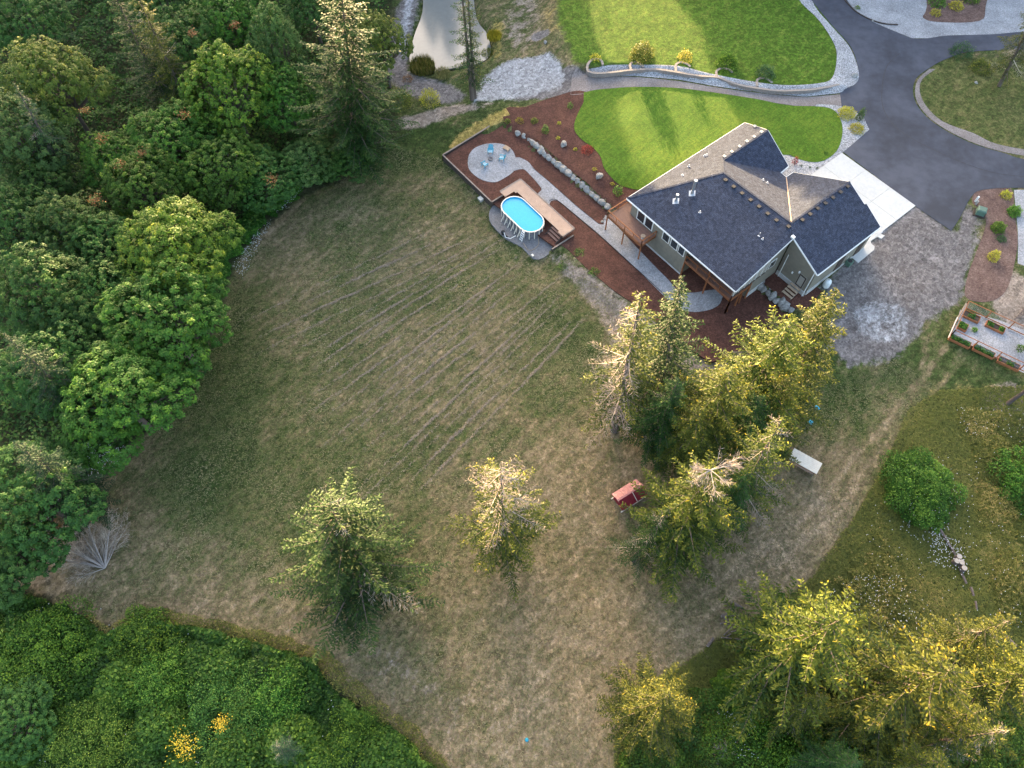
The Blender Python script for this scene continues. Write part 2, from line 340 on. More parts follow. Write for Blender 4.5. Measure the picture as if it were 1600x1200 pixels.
def siding(name, c1, c2):
    m, t, b = nmat(name); tc = node(t, "ShaderNodeTexCoord"); sx = node(t, "ShaderNodeSeparateXYZ"); t.links.new(tc.outputs['Object'], sx.inputs[0])
    s = math_(t, 'FRACT', math_(t, 'MULTIPLY', sx.outputs[2], 5.5)); n = noise(t, tc.outputs['Object'], 2, 5, .6)
    t.links.new(ramp(t, n, [(.3, c2), (.7, c1)]), b.inputs['Base Color']); b.inputs['Roughness'].default_value = .75
    bump(t, b, s, .6, .02); return m
M['siding'] = siding('sage_lap_siding', (.235,.215,.17), (.19,.175,.14))
M['panel'] = simple('grey_gable_panel', (.34,.32,.28), (.27,.255,.225), 1.5, .8, .1)
M['white'] = simple('white_trim', (.78,.78,.76), (.66,.66,.64), 2, .55, 0)
M['offwhite'] = simple('weathered_white', (.80,.73,.62), (.62,.55,.45), 2.5, .7, .1)
M['cedar'] = simple('cedar_stain', (.33,.13,.055), (.20,.075,.03), 2.5, .75, .2, .01, stretch=(1, 1, 1))
M['deckbrown'] = simple('brown_composite_boards', (.22,.125,.095), (.16,.09,.07), 1.5, .7, .1)
M['decktan'] = simple('tan_composite_boards', (.46,.32,.235), (.36,.245,.18), 1.2, .75, .1)
M['darkwood'] = simple('dark_weathered_timber', (.085,.065,.055), (.04,.03,.026), 2.5, .9, .4)
M['greywood'] = simple('grey_weathered_timber', (.30,.24,.20), (.17,.135,.11), 2.5, .9, .3)
M['oldwood'] = simple('pale_old_timber', (.48,.36,.25), (.30,.21,.14), 2.5, .9, .2)
M['metal'] = simple('galvanised_metal', (.6,.62,.64), (.45,.46,.48), 4, .35, 0, metal=.8)
M['ventdark'] = simple('dark_vent', (.03,.03,.033), (.02,.02,.022), 3, .6, 0)
M['ventlight'] = simple('grey_vent', (.42,.40,.37), (.3,.29,.27), 3, .6, 0)
M['stone'] = simple('grey_boulder', (.38,.365,.34), (.13,.125,.115), 2.2, .9, .8, .08)
M['block'] = simple('tan_wall_block', (.27,.24,.22), (.16,.14,.13), 4, .95, .7, .05)
M['cap'] = simple('wall_cap_block', (.30,.26,.23), (.21,.185,.165), 3, .9, .3)
M['teal'] = simple('turquoise_plastic', (.02,.30,.42), (.015,.22,.33), 2, .5, 0)
M['tealw'] = simple('pale_worn_plastic', (.45,.62,.66), (.30,.50,.58), 4, .5, 0)
M['poolwall'] = simple('pool_wall_grey', (.20,.20,.22), (.09,.09,.10), 6, .6, .1)
M['black'] = simple('black_plastic', (.02,.02,.022), (.015,.015,.016), 3, .5, 0)
M['red'] = simple('dark_red_metal', (.23,.018,.028), (.16,.012,.02), 2, .6, .05)
M['redsunlit'] = simple('sunlit_red_metal', (.50,.22,.21), (.38,.13,.13), 2, .5, .05)  # the coop's red metal with sunlight put into the colour
M['ubox'] = simple('green_utility_box', (.10,.17,.13), (.07,.12,.09), 3, .6, .05)
M['soil'] = simple('dark_soil', (.07,.055,.045), (.035,.028,.024), 5, 1, .6, .05)
M['tank'] = simple('white_tank_paint', (.72,.76,.76), (.62,.66,.66), 2, .4, 0)
M['log'] = simple('log_bark', (.19,.15,.13), (.09,.07,.06), 4, .95, .6, .04)
M['logend'] = simple('cut_log_end', (.42,.38,.33), (.25,.22,.2), 8, .9, .2)
def glass():
    m, t, b = nmat('window_glass'); b.inputs['Base Color'].default_value = (.02,.025,.03,1); b.inputs['Roughness'].default_value = .06; b.inputs['Specular IOR Level'].default_value = .8; return m
M['glass'] = glass()
def water(name, c, rough, bmp, sc_):
    m, t, b = nmat(name); v = coords(t); n = noise(t, v, sc_, 4, .6, .5)
    t.links.new(ramp(t, n, [(.3, tuple(k * .88 for k in c)), (.7, c)]), b.inputs['Base Color']); b.inputs['Roughness'].default_value = rough
    b.inputs['Specular IOR Level'].default_value = .5; bump(t, b, n, bmp, .05); return m
M['poolwater'] = water('pool_water', (.03,.40,.62), .08, .25, 5)
M['pond'] = water('murky_pond_water', (.20,.20,.185), .12, .05, 1.5)

# ---------------------------------------------------------------- ground
def axis(lo, hi, step, far):
    a = list(np.arange(lo, hi + 1e-6, step)); d = step; x = a[-1]; r = []
    while x < far: d *= 1.35; x += d; r.append(x)
    d = step; x = a[0]; l = []
    while x > -far: d *= 1.35; x -= d; l.append(x)
    return np.array(l[::-1] + a + r)
XS = axis(-112, 112, .7, 2500); YS = axis(-26, 146, .7, 2500)
GX, GY = np.meshgrid(XS, YS); GP = np.stack([GX.ravel(), GY.ravel()], 1); GZ = height(GP)
nx, ny = len(XS), len(YS); ii = (np.arange(ny - 1)[:, None] * nx + np.arange(nx - 1)[None]).ravel()
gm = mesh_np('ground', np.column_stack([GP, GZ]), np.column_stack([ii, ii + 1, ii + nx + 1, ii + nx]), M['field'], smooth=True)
def pm(pts, soft, zz=None):
    poly = [G(*p)[:2] for p in pts]; sd, _ = poly_dist(GP, poly); return np.clip(.5 - sd / (2 * soft), 0, 1)
def blob(px, py, rx, ry=None, soft=.5):
    c = G(px, py)[:2]; ry = ry or rx; d = np.hypot((GP[:, 0] - c[0]) / rx, (GP[:, 1] - c[1]) / ry); return np.clip((1.25 - d) / .5, 0, 1)
def attr(n, v): a = gm.attributes.new(n, 'FLOAT', 'POINT'); a.data.foreach_set("value", np.asarray(v, np.float32))
FIELD = [(20,905),(60,830),(105,760),(200,700),(300,610),(345,480),(370,410),(410,360),(470,310),(560,270),(600,235),(625,205),(612,160),(600,90),(620,30),(600,-80),(1700,-80),(1700,1300),(705,1210),(590,1120),(520,1060),(400,1000),(300,975),(190,990),(120,960)]
fpoly = [G(*p)[:2] for p in FIELD]; sdF, _ = poly_dist(GP, fpoly)
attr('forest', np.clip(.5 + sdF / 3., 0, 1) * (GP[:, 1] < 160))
attr('meadow', np.maximum.reduce([pm([(1375,740),(1420,640),(1470,610),(1700,600),(1700,1300),(950,1300),(960,1150),(1040,1060),(1120,1000),(1200,960),(1270,900),(1340,800)], 3), pm([(1430,130),(1480,90),(1700,90),(1700,240),(1560,235),(1490,205),(1445,175)], .8) * .8, blob(600,180,5,3)*.7]))
attr('tan', np.maximum.reduce([pm([(850,398),(885,395),(960,450),(1020,500),(1090,560),(1180,560),(1160,640),(1050,600),(960,540),(900,450)], 1.5) * .75, pm([(600,190),(690,165),(740,160),(780,160),(700,185),(640,205)], 1) * .8, pm([(790,-20),(860,-20),(860,60),(800,90),(770,60)], 3) * .5, blob(1590,470,3.5,5) * .8, blob(1590,640,4,4) * .7, pm([(320,925),(500,930),(640,985),(760,1060),(900,1150),(860,1220),(700,1180),(560,1060),(420,985),(320,960)], 4) * .42]))
def line(pts, w):
    P_ = [G(*p)[:2] for p in pts]; d = np.full(len(GP), 1e9)
    for a, b in zip(P_[:-1], P_[1:]):
        e = b - a; t = np.clip(((GP - a) @ e) / (e @ e), 0, 1); d = np.minimum(d, np.hypot(*(GP - a - t[:, None] * e).T))
    return np.clip(1.2 - d / w, 0, 1)
TRK = np.maximum.reduce([line([(1478,540),(1450,580),(1425,620),(1385,660),(1330,720),(1290,780),(1200,850),(1100,930)], .55), line([(1500,560),(1470,600),(1445,640),(1400,680),(1350,740),(1310,800),(1220,870),(1120,950)], .55), line([(1440,470),(1448,540),(1440,580),(1400,640),(1370,690)], .4)])
RUT = np.maximum.reduce([line([(1296,555),(1305,590),(1322,625),(1345,665),(1350,700)], .5), line([(1322,560),(1335,600),(1352,640)], .45)])
attr('lush', np.maximum.reduce([pm([(880,-60),(870,30),(900,100),(1000,108),(1120,124),(1240,140),(1330,130),(1320,60),(1270,-60)], 2.0), pm([(640,205),(720,175),(770,165),(700,200),(640,260),(600,290)], 3) * .35, blob(1445,430,1.5,5) * .4]))
attr('gold', np.maximum.reduce([pm([(697,240),(715,208),(790,168),(830,165),(790,185)], .9) * .9, pm([(770,20),(790,40),(785,90),(765,100),(768,60)], 1.2) * .7, pm([(830,0),(880,0),(890,90),(840,80)], 3) * .45, blob(1510,600,6,2) * .32, blob(1540,660,5,3) * .4]))  # includes the sunlit strip outside the timber wall, painted as golden ground
attr('gravel', np.maximum.reduce([pm([(1370,365),(1430,322),(1492,362),(1510,320),(1530,330),(1520,400),(1500,470),(1450,500),(1400,560),(1330,570),(1290,540),(1300,470),(1280,450),(1330,405)], 1.6), pm([(605,30),(650,-30),(665,-30),(650,30),(638,80),(640,115),(690,125),(740,150),(700,165),(640,150),(600,120)], 1.2) * .9, pm([(830,100),(930,112),(930,145),(800,160)], 1) * .9, blob(845,55,1.6,1.2)*.8]))
attr('pale', np.maximum.reduce([blob(1378,503,4.2,3.4) * .52, pm([(740,160),(755,120),(790,95),(860,80),(885,110),(875,140),(810,155)], 1.2) * .9, pm([(638,-30),(655,-30),(640,40),(630,90),(618,80)], .8) * .8]))
sdc, _ = poly_dist(GP, [G(*p)[:2] for p in [(420,340),(700,200),(900,480),(880,800),(400,900),(100,900),(250,700)]])
dry = .54 + .35 * TRK - .5 * RUT + .12 * np.sin(GP[:, 0] * .09) + .26 * np.clip((32 - GP[:, 1]) / 26, -.55, 1) + .35 * (blob(560,340,18,12) * .6 + blob(700,560,14,10) * .5 - blob(330,650,6,16) * .7 - blob(860,560,6,9) * .7 - blob(640,230,10,5) * .9 - blob(350,800,16,8) * .5 - blob(1270,600,3,6)*.8 + blob(1230,800,14,10) * .5 + blob(920,730,8,8) * .5)
attr('dry', np.clip(dry, 0, 1))
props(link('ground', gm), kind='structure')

def cell_z(P):
    P = np.atleast_2d(P); i = np.clip(np.searchsorted(XS, P[:, 0]) - 1, 0, nx - 2); j = np.clip(np.searchsorted(YS, P[:, 1]) - 1, 0, ny - 2)
    u = (P[:, 0] - XS[i]) / (XS[i + 1] - XS[i]); v = (P[:, 1] - YS[j]) / (YS[j + 1] - YS[j]); Z = GZ.reshape(ny, nx)
    return np.maximum(Z[j, i] * (1 - u) * (1 - v) + Z[j, i + 1] * u * (1 - v) + Z[j + 1, i] * (1 - u) * v + Z[j + 1, i + 1] * u * v, 0 * u + np.where(np.abs(Z[j, i] - Z[j + 1, i + 1]) > .5, -9, -9))
def sheet(name, poly, mat, dz, flat=None, kind='structure', parent=None):
    """poly in world xy; follows the ground at height dz, or lies flat at z=flat with a short skirt"""
    poly = [np.array(p[:2], float) for p in poly]
    if flat is not None:
        mb = MB(); mb.prism(poly, flat - .25, flat)
        if sum(poly[i][0]*poly[(i+1)%len(poly)][1]-poly[(i+1)%len(poly)][0]*poly[i][1] for i in range(len(poly))) < 0: mb.f = [f[::-1] for f in mb.f]
        return mb.build(name, mat, parent, kind=kind)
    pa = np.array(poly); V = []; Fs = []; vid = {}
    def vert(x, y):
        k = (round(x, 4), round(y, 4))
        if k not in vid: vid[k] = len(V); V.append(k)
        return vid[k]
    i0, i1 = np.searchsorted(XS, [pa[:, 0].min(), pa[:, 0].max()]); j0, j1 = np.searchsorted(YS, [pa[:, 1].min(), pa[:, 1].max()])
    xs = XS[max(i0 - 1, 0):i1 + 1]; ys = YS[max(j0 - 1, 0):j1 + 1]
    nxg, nyg = np.meshgrid(xs, ys); sd, _ = poly_dist(np.stack([nxg.ravel(), nyg.ravel()], 1), poly); sd = sd.reshape(nxg.shape)
    def clip(pl, ax, val, sg):
        o = []
        for k in range(len(pl)):
            a, b = pl[k], pl[(k + 1) % len(pl)]; da = sg * (a[ax] - val); db = sg * (b[ax] - val)
            if da >= 0: o.append(a)
            if (da > 0 and db < 0) or (da < 0 and db > 0): t = da / (da - db); o.append((a[0] + t * (b[0] - a[0]), a[1] + t * (b[1] - a[1])))
        return o
    for j in range(len(ys) - 1):
        row = None
        for i in range(len(xs) - 1):
            s4 = sd[j:j + 2, i:i + 2]; diag = math.hypot(xs[i + 1] - xs[i], ys[j + 1] - ys[j])
            if s4.max() < 0 and s4.min() < -diag * .0 and s4.max() < -.001 and abs(s4).min() > diag * .5: Fs.append([vert(xs[i], ys[j]), vert(xs[i + 1], ys[j]), vert(xs[i + 1], ys[j + 1]), vert(xs[i], ys[j + 1])])
            elif s4.min() > diag: continue
            else:
                if row is None: row = clip(clip([tuple(p) for p in poly], 1, ys[j], 1), 1, ys[j + 1], -1)
                if len(row) < 3: continue
                c = clip(clip(row, 0, xs[i], 1), 0, xs[i + 1], -1)
                if len(c) < 3: continue
                ar = sum(c[k][0] * c[(k + 1) % len(c)][1] - c[(k + 1) % len(c)][0] * c[k][1] for k in range(len(c)))
                if abs(ar) < 1e-4: continue
                ids = []
                for p in (c if ar > 0 else c[::-1]):
                    q = vert(*p)
                    if q not in ids: ids.append(q)
                if len(ids) > 2: Fs.append(ids)
    V = np.array(V); V3 = np.column_stack([V, cell_z(V) + dz])
    o = link(name, mesh_np(name, V3, Fs, mat, smooth=True), parent); props(o, kind=kind); return o
def gp(pts, z=None): return [(W(a, b, z) if z is not None else G(a, b)[:2]) for a, b in pts]

sheet('upper_mulch_bed', [LW(-26.9, .2)] + spline(gp([(797,180),(822,167),(870,150),(914,143),(925,170),(920,205),(940,225),(955,245),(970,275),(1010,290),(1015,310),(985,322),(960,329)]), 4) + [LW(-3.2, .1), LW(-12, -.4), LW(-24.2, -.9)], M['mulch'], .03)
TM = [LW(*q) for q in [(-26.3,-11.25),(-26.8,.4),(-23.8,0),(-3.4,.85),(0,1.1),(.7,1.2),(1,4.3),(18,4.3),(18.6,7.0),(24.5,7.1)]] + gp([(1232,500),(1200,530),(1150,558),(1110,566),(1060,535),(1010,488),(960,455),(915,418),(889,392),(873,380)], 1) + [LW(-3, -9.5), LW(-14.8, -11.25)]
sheet('mulch_terrace', TM, M['mulch'], 0, flat=1.05)
sheet('side_mulch_bed', gp([(1190,440),(1240,486),(1262,482),(1285,455),(1250,430),(1215,415)]), M['mulch'], .035)
sheet('gravel_path', spline(gp([(806,246),(824,252),(834,263),(860,286),(890,312),(938,351),(944,341),(951,340),(1000,392),(1045,438),(1068,458),(1125,452),(1127,470),(1118,480),(1100,486),(1078,487),(1055,478),(1030,455),(1000,425),(970,397),(935,365),(905,340),(882,321),(870,313),(861,314),(856,320),(840,305),(846,297),(843,290),(828,273),(817,264),(800,266)], 1.06), 3), M['gravel'], 0, flat=1.08)
sheet('gravel_patio', spline(gp([(680 + x / 5, 140 + y / 5) for x, y in [(255,560),(270,500),(320,450),(420,420),(520,425),(590,460),(625,520),(632,600),(600,650),(540,690),(470,722),(380,710),(310,670),(265,620)]], 1.08), 4), M['gravel'], 0, flat=1.095)
sheet('pool_slab', spline(gp([(764,336),(768,324),(785,305),(812,330),(868,368),(876,380),(850,402),(833,404),(815,386),(790,372),(768,350)], .5), 2), M['darkpad'], 0, flat=.5)
DRV = [(1258,-40),(1262,-10),(1275,10),(1300,40),(1330,75),(1341,110),(1338,130),(1312,145),(1315,167),(1330,170),(1350,185),(1358,203),(1317.6,238),(1429,322),(1455,340),(1486,361)]
DRV2 = [(1486,361),(1500,340),(1516,310),(1535,297),(1600,294),(1700,300),(1700,262),(1600,249),(1570,240),(1520,225),(1470,200),(1440,175),(1427,150),(1430,125),(1450,108),(1480,92),(1530,80),(1700,75),(1700,48),(1600,50),(1550,54),(1480,56),(1450,60),(1425,60),(1400,50),(1365,35),(1335,15),(1318,-10),(1310,-40)]
dp = spline(gp(DRV[:8]), 4, False) + gp(DRV[8:11]) + gp(DRV[11:15]) + spline(gp(DRV2), 4, False)
sheet('driveway', dp, M['asphalt'], .06)
# seam of the newer asphalt strip
sm_pts = [G(*p) for p in [(1405,84),(1385,105),(1378,140),(1380,170),(1398,198),(1430,220),(1470,240),(1510,257),(1560,272),(1640,280)]]
sm_pts = spline([p[:2] for p in sm_pts], 6, False); L_ = []; Rr = []
for i, p in enumerate(sm_pts):
    d = sm_pts[min(i + 1, len(sm_pts) - 1)] - sm_pts[max(i - 1, 0)]; d = d / np.linalg.norm(d); n_ = np.array([-d[1], d[0]]) * .045; L_.append(p + n_); Rr.append(p - n_)
sheet('asphalt_seam', L_ + Rr[::-1], M['seam'], .075)
sheet('gravel_lane', spline(gp([(895,112),(925,117),(1000,121),(1060,127),(1120,137),(1200,147),(1260,152)]), 3, False) + gp([(1318,147),(1320,168)]) + spline(gp([(1260,168),(1190,158),(1100,146),(1040,140),(950,142),(912,147),(890,149)]), 3, False), M['lane'], .03)
sheet('gravel_border', spline(gp([(1276,163),(1305,165),(1330,170),(1350,185),(1358,203)]), 4, False) + gp([(1317.6,238),(1285,268),(1225,285),(1205,262),(1228,235)]), M['river'], .045)
sheet('lawn', spline(gp([(912,145),(950,139),(1040,137),(1100,143),(1180,155),(1230,165),(1280,167),(1303,173),(1314,190),(1316,210),(1308,235),(1290,250),(1272,254),(1250,250),(1235,243)]), 5, False) + gp([(1180,240),(1100,270)]) + spline(gp([(1010,297),(990,296),(965,287),(945,265),(938,245),(925,230),(905,215),(897,200),(902,180),(912,160)]), 5, False), M['lawn'], .085)
sheet('gravel_verge', spline(gp([(1245,-60),(1256,-30),(1273,10),(1298,40),(1328,75),(1341,110),(1338,130),(1312,146)]), 4, False) + gp([(1260,148),(1200,143),(1120,132),(1060,121),(1000,116),(925,112),(919,103)], 3.4) + spline(gp([(960,101),(1000,101),(1060,103),(1110,115),(1180,128),(1230,133),(1280,130),(1300,122),(1307,95),(1304,70),(1280,32),(1245,-5),(1225,-60)], 3.6), 4, False), M['river'], .06)
sheet('stone_yard', spline(gp([(1310,-60),(1318,-12),(1335,15),(1365,35),(1400,50),(1425,60)]), 4, False) + gp([(1450,60),(1480,56),(1550,54),(1600,50),(1700,48),(1700,-60)]), M['gravel'], .04)
sheet('corner_mulch_bed', spline(gp([(1452,-60),(1448,10),(1442,28),(1468,35),(1530,33),(1540,10),(1545,-60)]), 4), M['mulch2'], .055)
sheet('shrub_mulch_bed', spline(gp([(1522,302),(1540,295),(1580,296),(1584,330),(1590,380),(1578,440),(1560,466),(1530,472),(1508,462),(1512,430),(1525,395),(1540,352),(1536,330),(1520,318)]), 4), M['mulch2'], .03)
sheet('gravel_walk', gp([(1584,297),(1640,297),(1640,430),(1590,412),(1590,360)]), M['gravel'], .045)
sheet('garden_gravel', gp([(1500,484),(1560,500),(1700,560),(1680,620),(1488,528)]), M['gravel'], .045)
sheet('pond', spline([p for p in PND], 4), M['pond'], 0, flat=.95)
# island kerb stones and soft edge of rock along the island
sheet('island_gravel_edge', spline(gp([(1452,108),(1434,125),(1430,150),(1443,175),(1472,199),(1520,223),(1570,238),(1640,250)]), 4, False) + spline(gp([(1640,240),(1560,226),(1520,208),(1473,190),(1447,166),(1437,143),(1441,124),(1462,108)]), 4, False), M['lane'], .035)
# concrete apron: slabs with joints
ap = props(bpy.data.objects.new('concrete_apron', None), kind='structure'); col.objects.link(ap); c0 = LW(17, 27); ap.location = (*c0, 3.0)
for i in range(3):
    for j in range(3):
        s0 = 10.95 + i * 4.3; v0 = 20.5 + j * 4.12; mb = MB()
        q = [LW(s0, v0), LW(s0 + 4.27, v0), LW(s0 + 4.27, v0 + 4.09), LW(s0, v0 + 4.09)]
        mb.prism(q, 2.85, 3.10); mb.build('slab', M['concrete'], ap)
mb = MB(); q = gp([(1380,362),(1370,370),(1361,376),(1361,380),(1366.5,385),(1366,390),(1341,410.5),(1330,401),(1340,385),(1375,350)], 3.08)
mb.prism([q[-k] for k in range(1, len(q) + 1)] if True else q, 2.8, 3.08); mb.f = [f[::-1] for f in mb.f]; mb.build('side_slab', M['concrete'], ap)
q = gp([(1370,369),(1374,364),(1382.5,368),(1377,373)], 3.06); mb = MB(); mb.prism(q, 2.8, 3.06); mb.build('drain_slab', M['concrete'], ap)

# ---------------------------------------------------------------- house
hb = LW(10, 10); house = thing('house', 'large sage-sided house with dark shingle roof, decks and a garage wing beside the concrete apron', 'house', (*hb, 3.0))
RV = dict(a=(15.27,70.99,6.79),b=(33.00,85.12,6.81),S=(27.58,55.89,6.73),pk=(27.54,72.48,9.94),c=(28.23,75.93,8.78),r1e=(35.11,81.58,8.74),
 e5=(38.18,77.79,5.83),v5=(36.91,76.59,5.79),jn=(34.82,63.99,10.02),r3e=(43.57,70.83,10.02),e4=(38.67,76.57,5.84),v4=(37.51,75.66,5.85),
 e2N=(47.45,65.65,7.31),e2S=(37.88,57.95,7.32),nt=(34.92,62.01,9.53),j1=(45.40,68.24,8.69),j2=(45.74,68.31,8.64))
SL = dict(P0=('a','pk','c','r1e','b'),P1=('a','S','nt','jn','pk'),P3=('pk','jn','v4','v5','c'),P5=('c','v5','e5','r1e'),P4=('jn','r3e','e4','v4'),P2=('jn','nt','e2S','e2N','j2','j1','r3e'))
PL = {}
for k, f in SL.items():
    X = np.array([RV[n] for n in f]); co, *_ = np.linalg.lstsq(np.column_stack([X[:, :2], np.ones(len(X))]), X[:, 2], rcond=None); PL[k] = co
def rz(k, p): return float(PL[k] @ np.array([p[0], p[1], 1]))
nm = list(RV); top = np.array([RV[n] for n in nm]); bot = top - [0, 0, .2]; n0 = len(nm); mb = MB(); mb.v = [tuple(p) for p in top] + [tuple(p) for p in bot]
edges = {}
for k, f in SL.items():
    ids = [nm.index(n) for n in f]; X = top[ids]; ar = sum(X[i][0] * X[(i+1) % len(X)][1] - X[(i+1) % len(X)][0] * X[i][1] for i in range(len(X)))
    if ar < 0: ids = ids[::-1]
    mb.f.append(ids); mb.m.append(0 if k in ('P1', 'P3') else 1); mb.f.append([i + n0 for i in ids[::-1]]); mb.m.append(2)
    for i in range(len(ids)): edges[(ids[i], ids[(i + 1) % len(ids)])] = 1
border = [(a, b) for a, b in edges if (b, a) not in edges]
for a, b in border: mb.f.append([a, a + n0, b + n0, b]); mb.m.append(2)
roof = mb.build('roof', [M['sh1'], M['sh2'], M['white']], house)
cen = top[:, :2].mean(0)
for a, b in border:                       # fascia boards and gutters
    p, q = top[a].copy(), top[b].copy(); d = (q - p)[:2]; L = np.linalg.norm(d)
    if L < .6: continue
    d /= L; n = np.array([d[1], -d[0]]) * .045; level = abs(p[2] - q[2]) < .15
    mb = MB(); off = np.array([*n, -.13]); mb.beam(p + off, q + off, .06 if not level else .12, .19 if not level else .14)
    mb.build('gutter' if level else 'fascia', M['white'], roof)
def onroof(k, px, py, z0=9):
    z = z0
    for _ in range(8): p = W(px, py, z); z = rz(k, p)
    return np.array([*W(px, py, z), z])
def r1(x, y): return 900 + x / 3.077, 160 + y / 3.077
for ks, mt in ((('pk','jn'),'sh2'), (('c','r1e'),'sh1'), (('jn','r3e'),'sh1'), (('a','pk'),'sh1'), (('pk','c'),'sh1'), (('jn','nt'),'sh1')):
    p, q = np.array(RV[ks[0]]), np.array(RV[ks[1]]); mb = MB(); mb.beam(p + [0,0,.012], q + [0,0,.012], .26, .05); mb.build('ridge_cap', M[mt], roof)
mb = MB(); p, q = np.array(RV['jn']), np.array(RV['v4']); mb.beam(p + [0,0,.02], q + [0,0,.02], .12, .03); mb.build('valley_flashing', M['oldwood'], roof)
def boxvent(k, x, y, mt, s=.34):
    p = onroof(k, *r1(x, y)); mb = MB(); g = PL[k][:2]
    mb.box(p + [0, 0, .06], (s, s, .18), _a); mb.box(p + [0, 0, .18], (s + .12, s + .12, .05), _a); mb.build('roof_vent', M[mt], roof)
for x, y in [(718,376),(757,408),(797,440),(838,472),(878,504),(920,538),(962,570),(1020,600)]: boxvent('P1', x, y, 'ventdark')
for x, y in [(1305,407),(1271,434),(1234,461),(1198,488),(1161,513),(1124,540),(1087,568)]: boxvent('P2', x, y, 'ventdark')
for x, y in [(890,145),(855,168),(820,190),(785,215),(748,240),(712,262),(858,118)]: boxvent('P0', x, y, 'ventlight', .3)
for k, x, y, hgt, rr in [('P0',618,258,.3,.08),('P0',628,254,.3,.08),('P0',542,309,.35,.09),('P0',512,350,.25,.06),('P3',898,374,.3,.08),('P3',918,388,.3,.08),('P1',595,530,.35,.09),('P1',880,642,.6,.06),('P1',897,658,.3,.07)]:
    p = onroof(k, *r1(x, y)); mb = MB(); mb.tube([p - [0,0,.1], p + [0,0,hgt]], rr, 8); mb.box(p + [0,0,.02], (.3,.3,.05), _a); mb.build('plumbing_pipe', M['metal'], roof)
for x, y, hgt, rr in [(558,438,2.1,.17),(480,475,.95,.15)]:
    p = onroof('P1', *r1(x, y)); mb = MB(); mb.add([(p[0]+a, p[1]+b, rz('P1', p + [a, b, 0]) + .03) for a, b in ((-.45,-.35),(.35,-.45),(.45,.35),(-.35,.45))], [[0,1,2,3]])
    mb.tube([p - [0,0,.2], p + [0,0,.5], p + [0,0,.501], p + [0,0,hgt]], [rr * 1.5, rr * 1.2, rr, rr], 14); mb.tube([p + [0,0,hgt], p + [0,0,hgt+.06], p + [0,0,hgt+.1], p + [0,0,hgt+.3]], [rr, rr, rr * 1.5, rr * 1.35], 14)
    mb.build('flue_pipe', M['metal'], roof, smooth=False)
mb = MB(); p = np.array(RV['nt']) + [-.1,.05,.08]; mb.box(p, (.45,.4,.25), _a); mb.build('ridge_end_flashing', M['white'], roof)

walls = MB()
def wall(p, q, k, zb=.75, mids=(), th=.14, mbx=None, drop=.19, zt=None):
    """p,q in house axes; k = roof slope(s) giving the top; mids = [(t, slope)]"""
    ks = k if isinstance(k, tuple) else (k, k); P, Q = LW(*p), LW(*q); pts = [(0, ks[0])] + list(mids) + [(1, ks[1])]
    d = (Q - P) / np.linalg.norm(Q - P); n = np.array([-d[1], d[0]]) * th; V = []
    for side in (0, 1):
        for t, kk in pts:
            xy = P + (Q - P) * t + n * side; V.append((*xy, (zt if zt is not None else rz(kk, P + (Q - P) * t) - drop)))
        for t, kk in (pts[-1], pts[0]): xy = P + (Q - P) * t + n * side; V.append((*xy, zb))
    m = len(pts) + 2; (mbx or walls).add(V, [list(range(m)), [m + i for i in range(m)][::-1]] + [[i, i + m, (i + 1) % m + m, (i + 1) % m] for i in range(m)])
wall((.55,.6), (10.9,.6), 'P1')
wall((10.9,.74), (10.9,4.5), 'P1'); wall((10.9,4.5), (18.86,4.5), 'P1')
wall((19,4.5), (19,9.9), 'P1')
wall((19.14,9.9), (23.9,9.9), ('P2','P2'), zb=1.5)
wall((24.0,9.9), (24.0,21.4), 'P2', zb=2.3)
wall((23.86,21.3), (10.8,21.3), ('P2','P4'), zb=2.7, mids=[((23.86-17.8)/13.06,'P2')])
wall((10.8,21.1), (10.8,20.1), 'P4', zb=2.7); wall((10.8,20), (8.8,20), 'P3', zb=2.7, zt=5.5)
wall((8.8,20.2), (8.8,21.7), 'P5', zb=2.7); wall((8.66,21.7), (.55,21.7), ('P5','P0'), zb=2.7, mids=[((8.66-4.2)/8.11,'P0')])
wall((.55,21.56), (.55,.75), 'P0', zb=.8)
walls.build('wall', M['siding'], house)
mb = MB(); wall((19.3,.12), (19.3,6.2), 'P1', mbx=mb, zb=5.5); 
g = mb.build('gable_panel', M['panel'], house)
for v in (.2,1.2,2.2,3.2,4.2,5.2,6.1):
    mb = MB(); q = LW(19.33, v); mb.beam((*q, 5.5), (*q, rz('P1', q) - .25), .05, .09, up=(*A2, 0)); mb.build('batten', M['white'], g)
mb = MB(); mb.beam((*LW(19.3,.1), 5.42), (*LW(19.3,6.2), 5.42), .16, .16); mb.build('gable_beam', M['darkwood'], house)
mb = MB()
for p, q, z0, z1 in [((19.02,4.5),(19.02,9.85),.8,1.9),((19.2,9.82),(23.95,9.82),1.7,2.75),((24.06,9.9),(24.06,21.3),2.4,3.12),((.55,.52),(10.9,.52),.8,1.2)]:
    P, Q = LW(*p), LW(*q); mb = MB(); mb.beam((*P,(z0+z1)/2), (*Q,(z0+z1)/2), .12, z1 - z0); mb.build('foundation', M['concrete'], house)
def panel(name, p, q, z0, z1, off, parent, mt, th=.06):
    P, Q = LW(*p), LW(*q); d = (Q - P) / np.linalg.norm(Q - P); n = np.array([d[1], -d[0]]) * off; mb = MB()
    mb.beam((*(P + n), (z0+z1)/2), (*(Q + n), (z0+z1)/2), th, z1 - z0); return mb.build(name, mt, parent)
def window(p, q, z0, z1, panes=1, name='window'):
    P, Q = np.array(p, float), np.array(q, float); w_ = panel(name, p, q, z0, z1, .03, house, M['white'], .07)
    for i in range(panes):
        a = P + (Q - P) * (i + .09 if panes > 1 else .1) / panes * 1.0; b = P + (Q - P) * (i + .91 if panes > 1 else .9) / panes
        panel('pane', a, b, z0 + .13, z1 - .13, .055, w_, M['glass'], .04)
    return w_
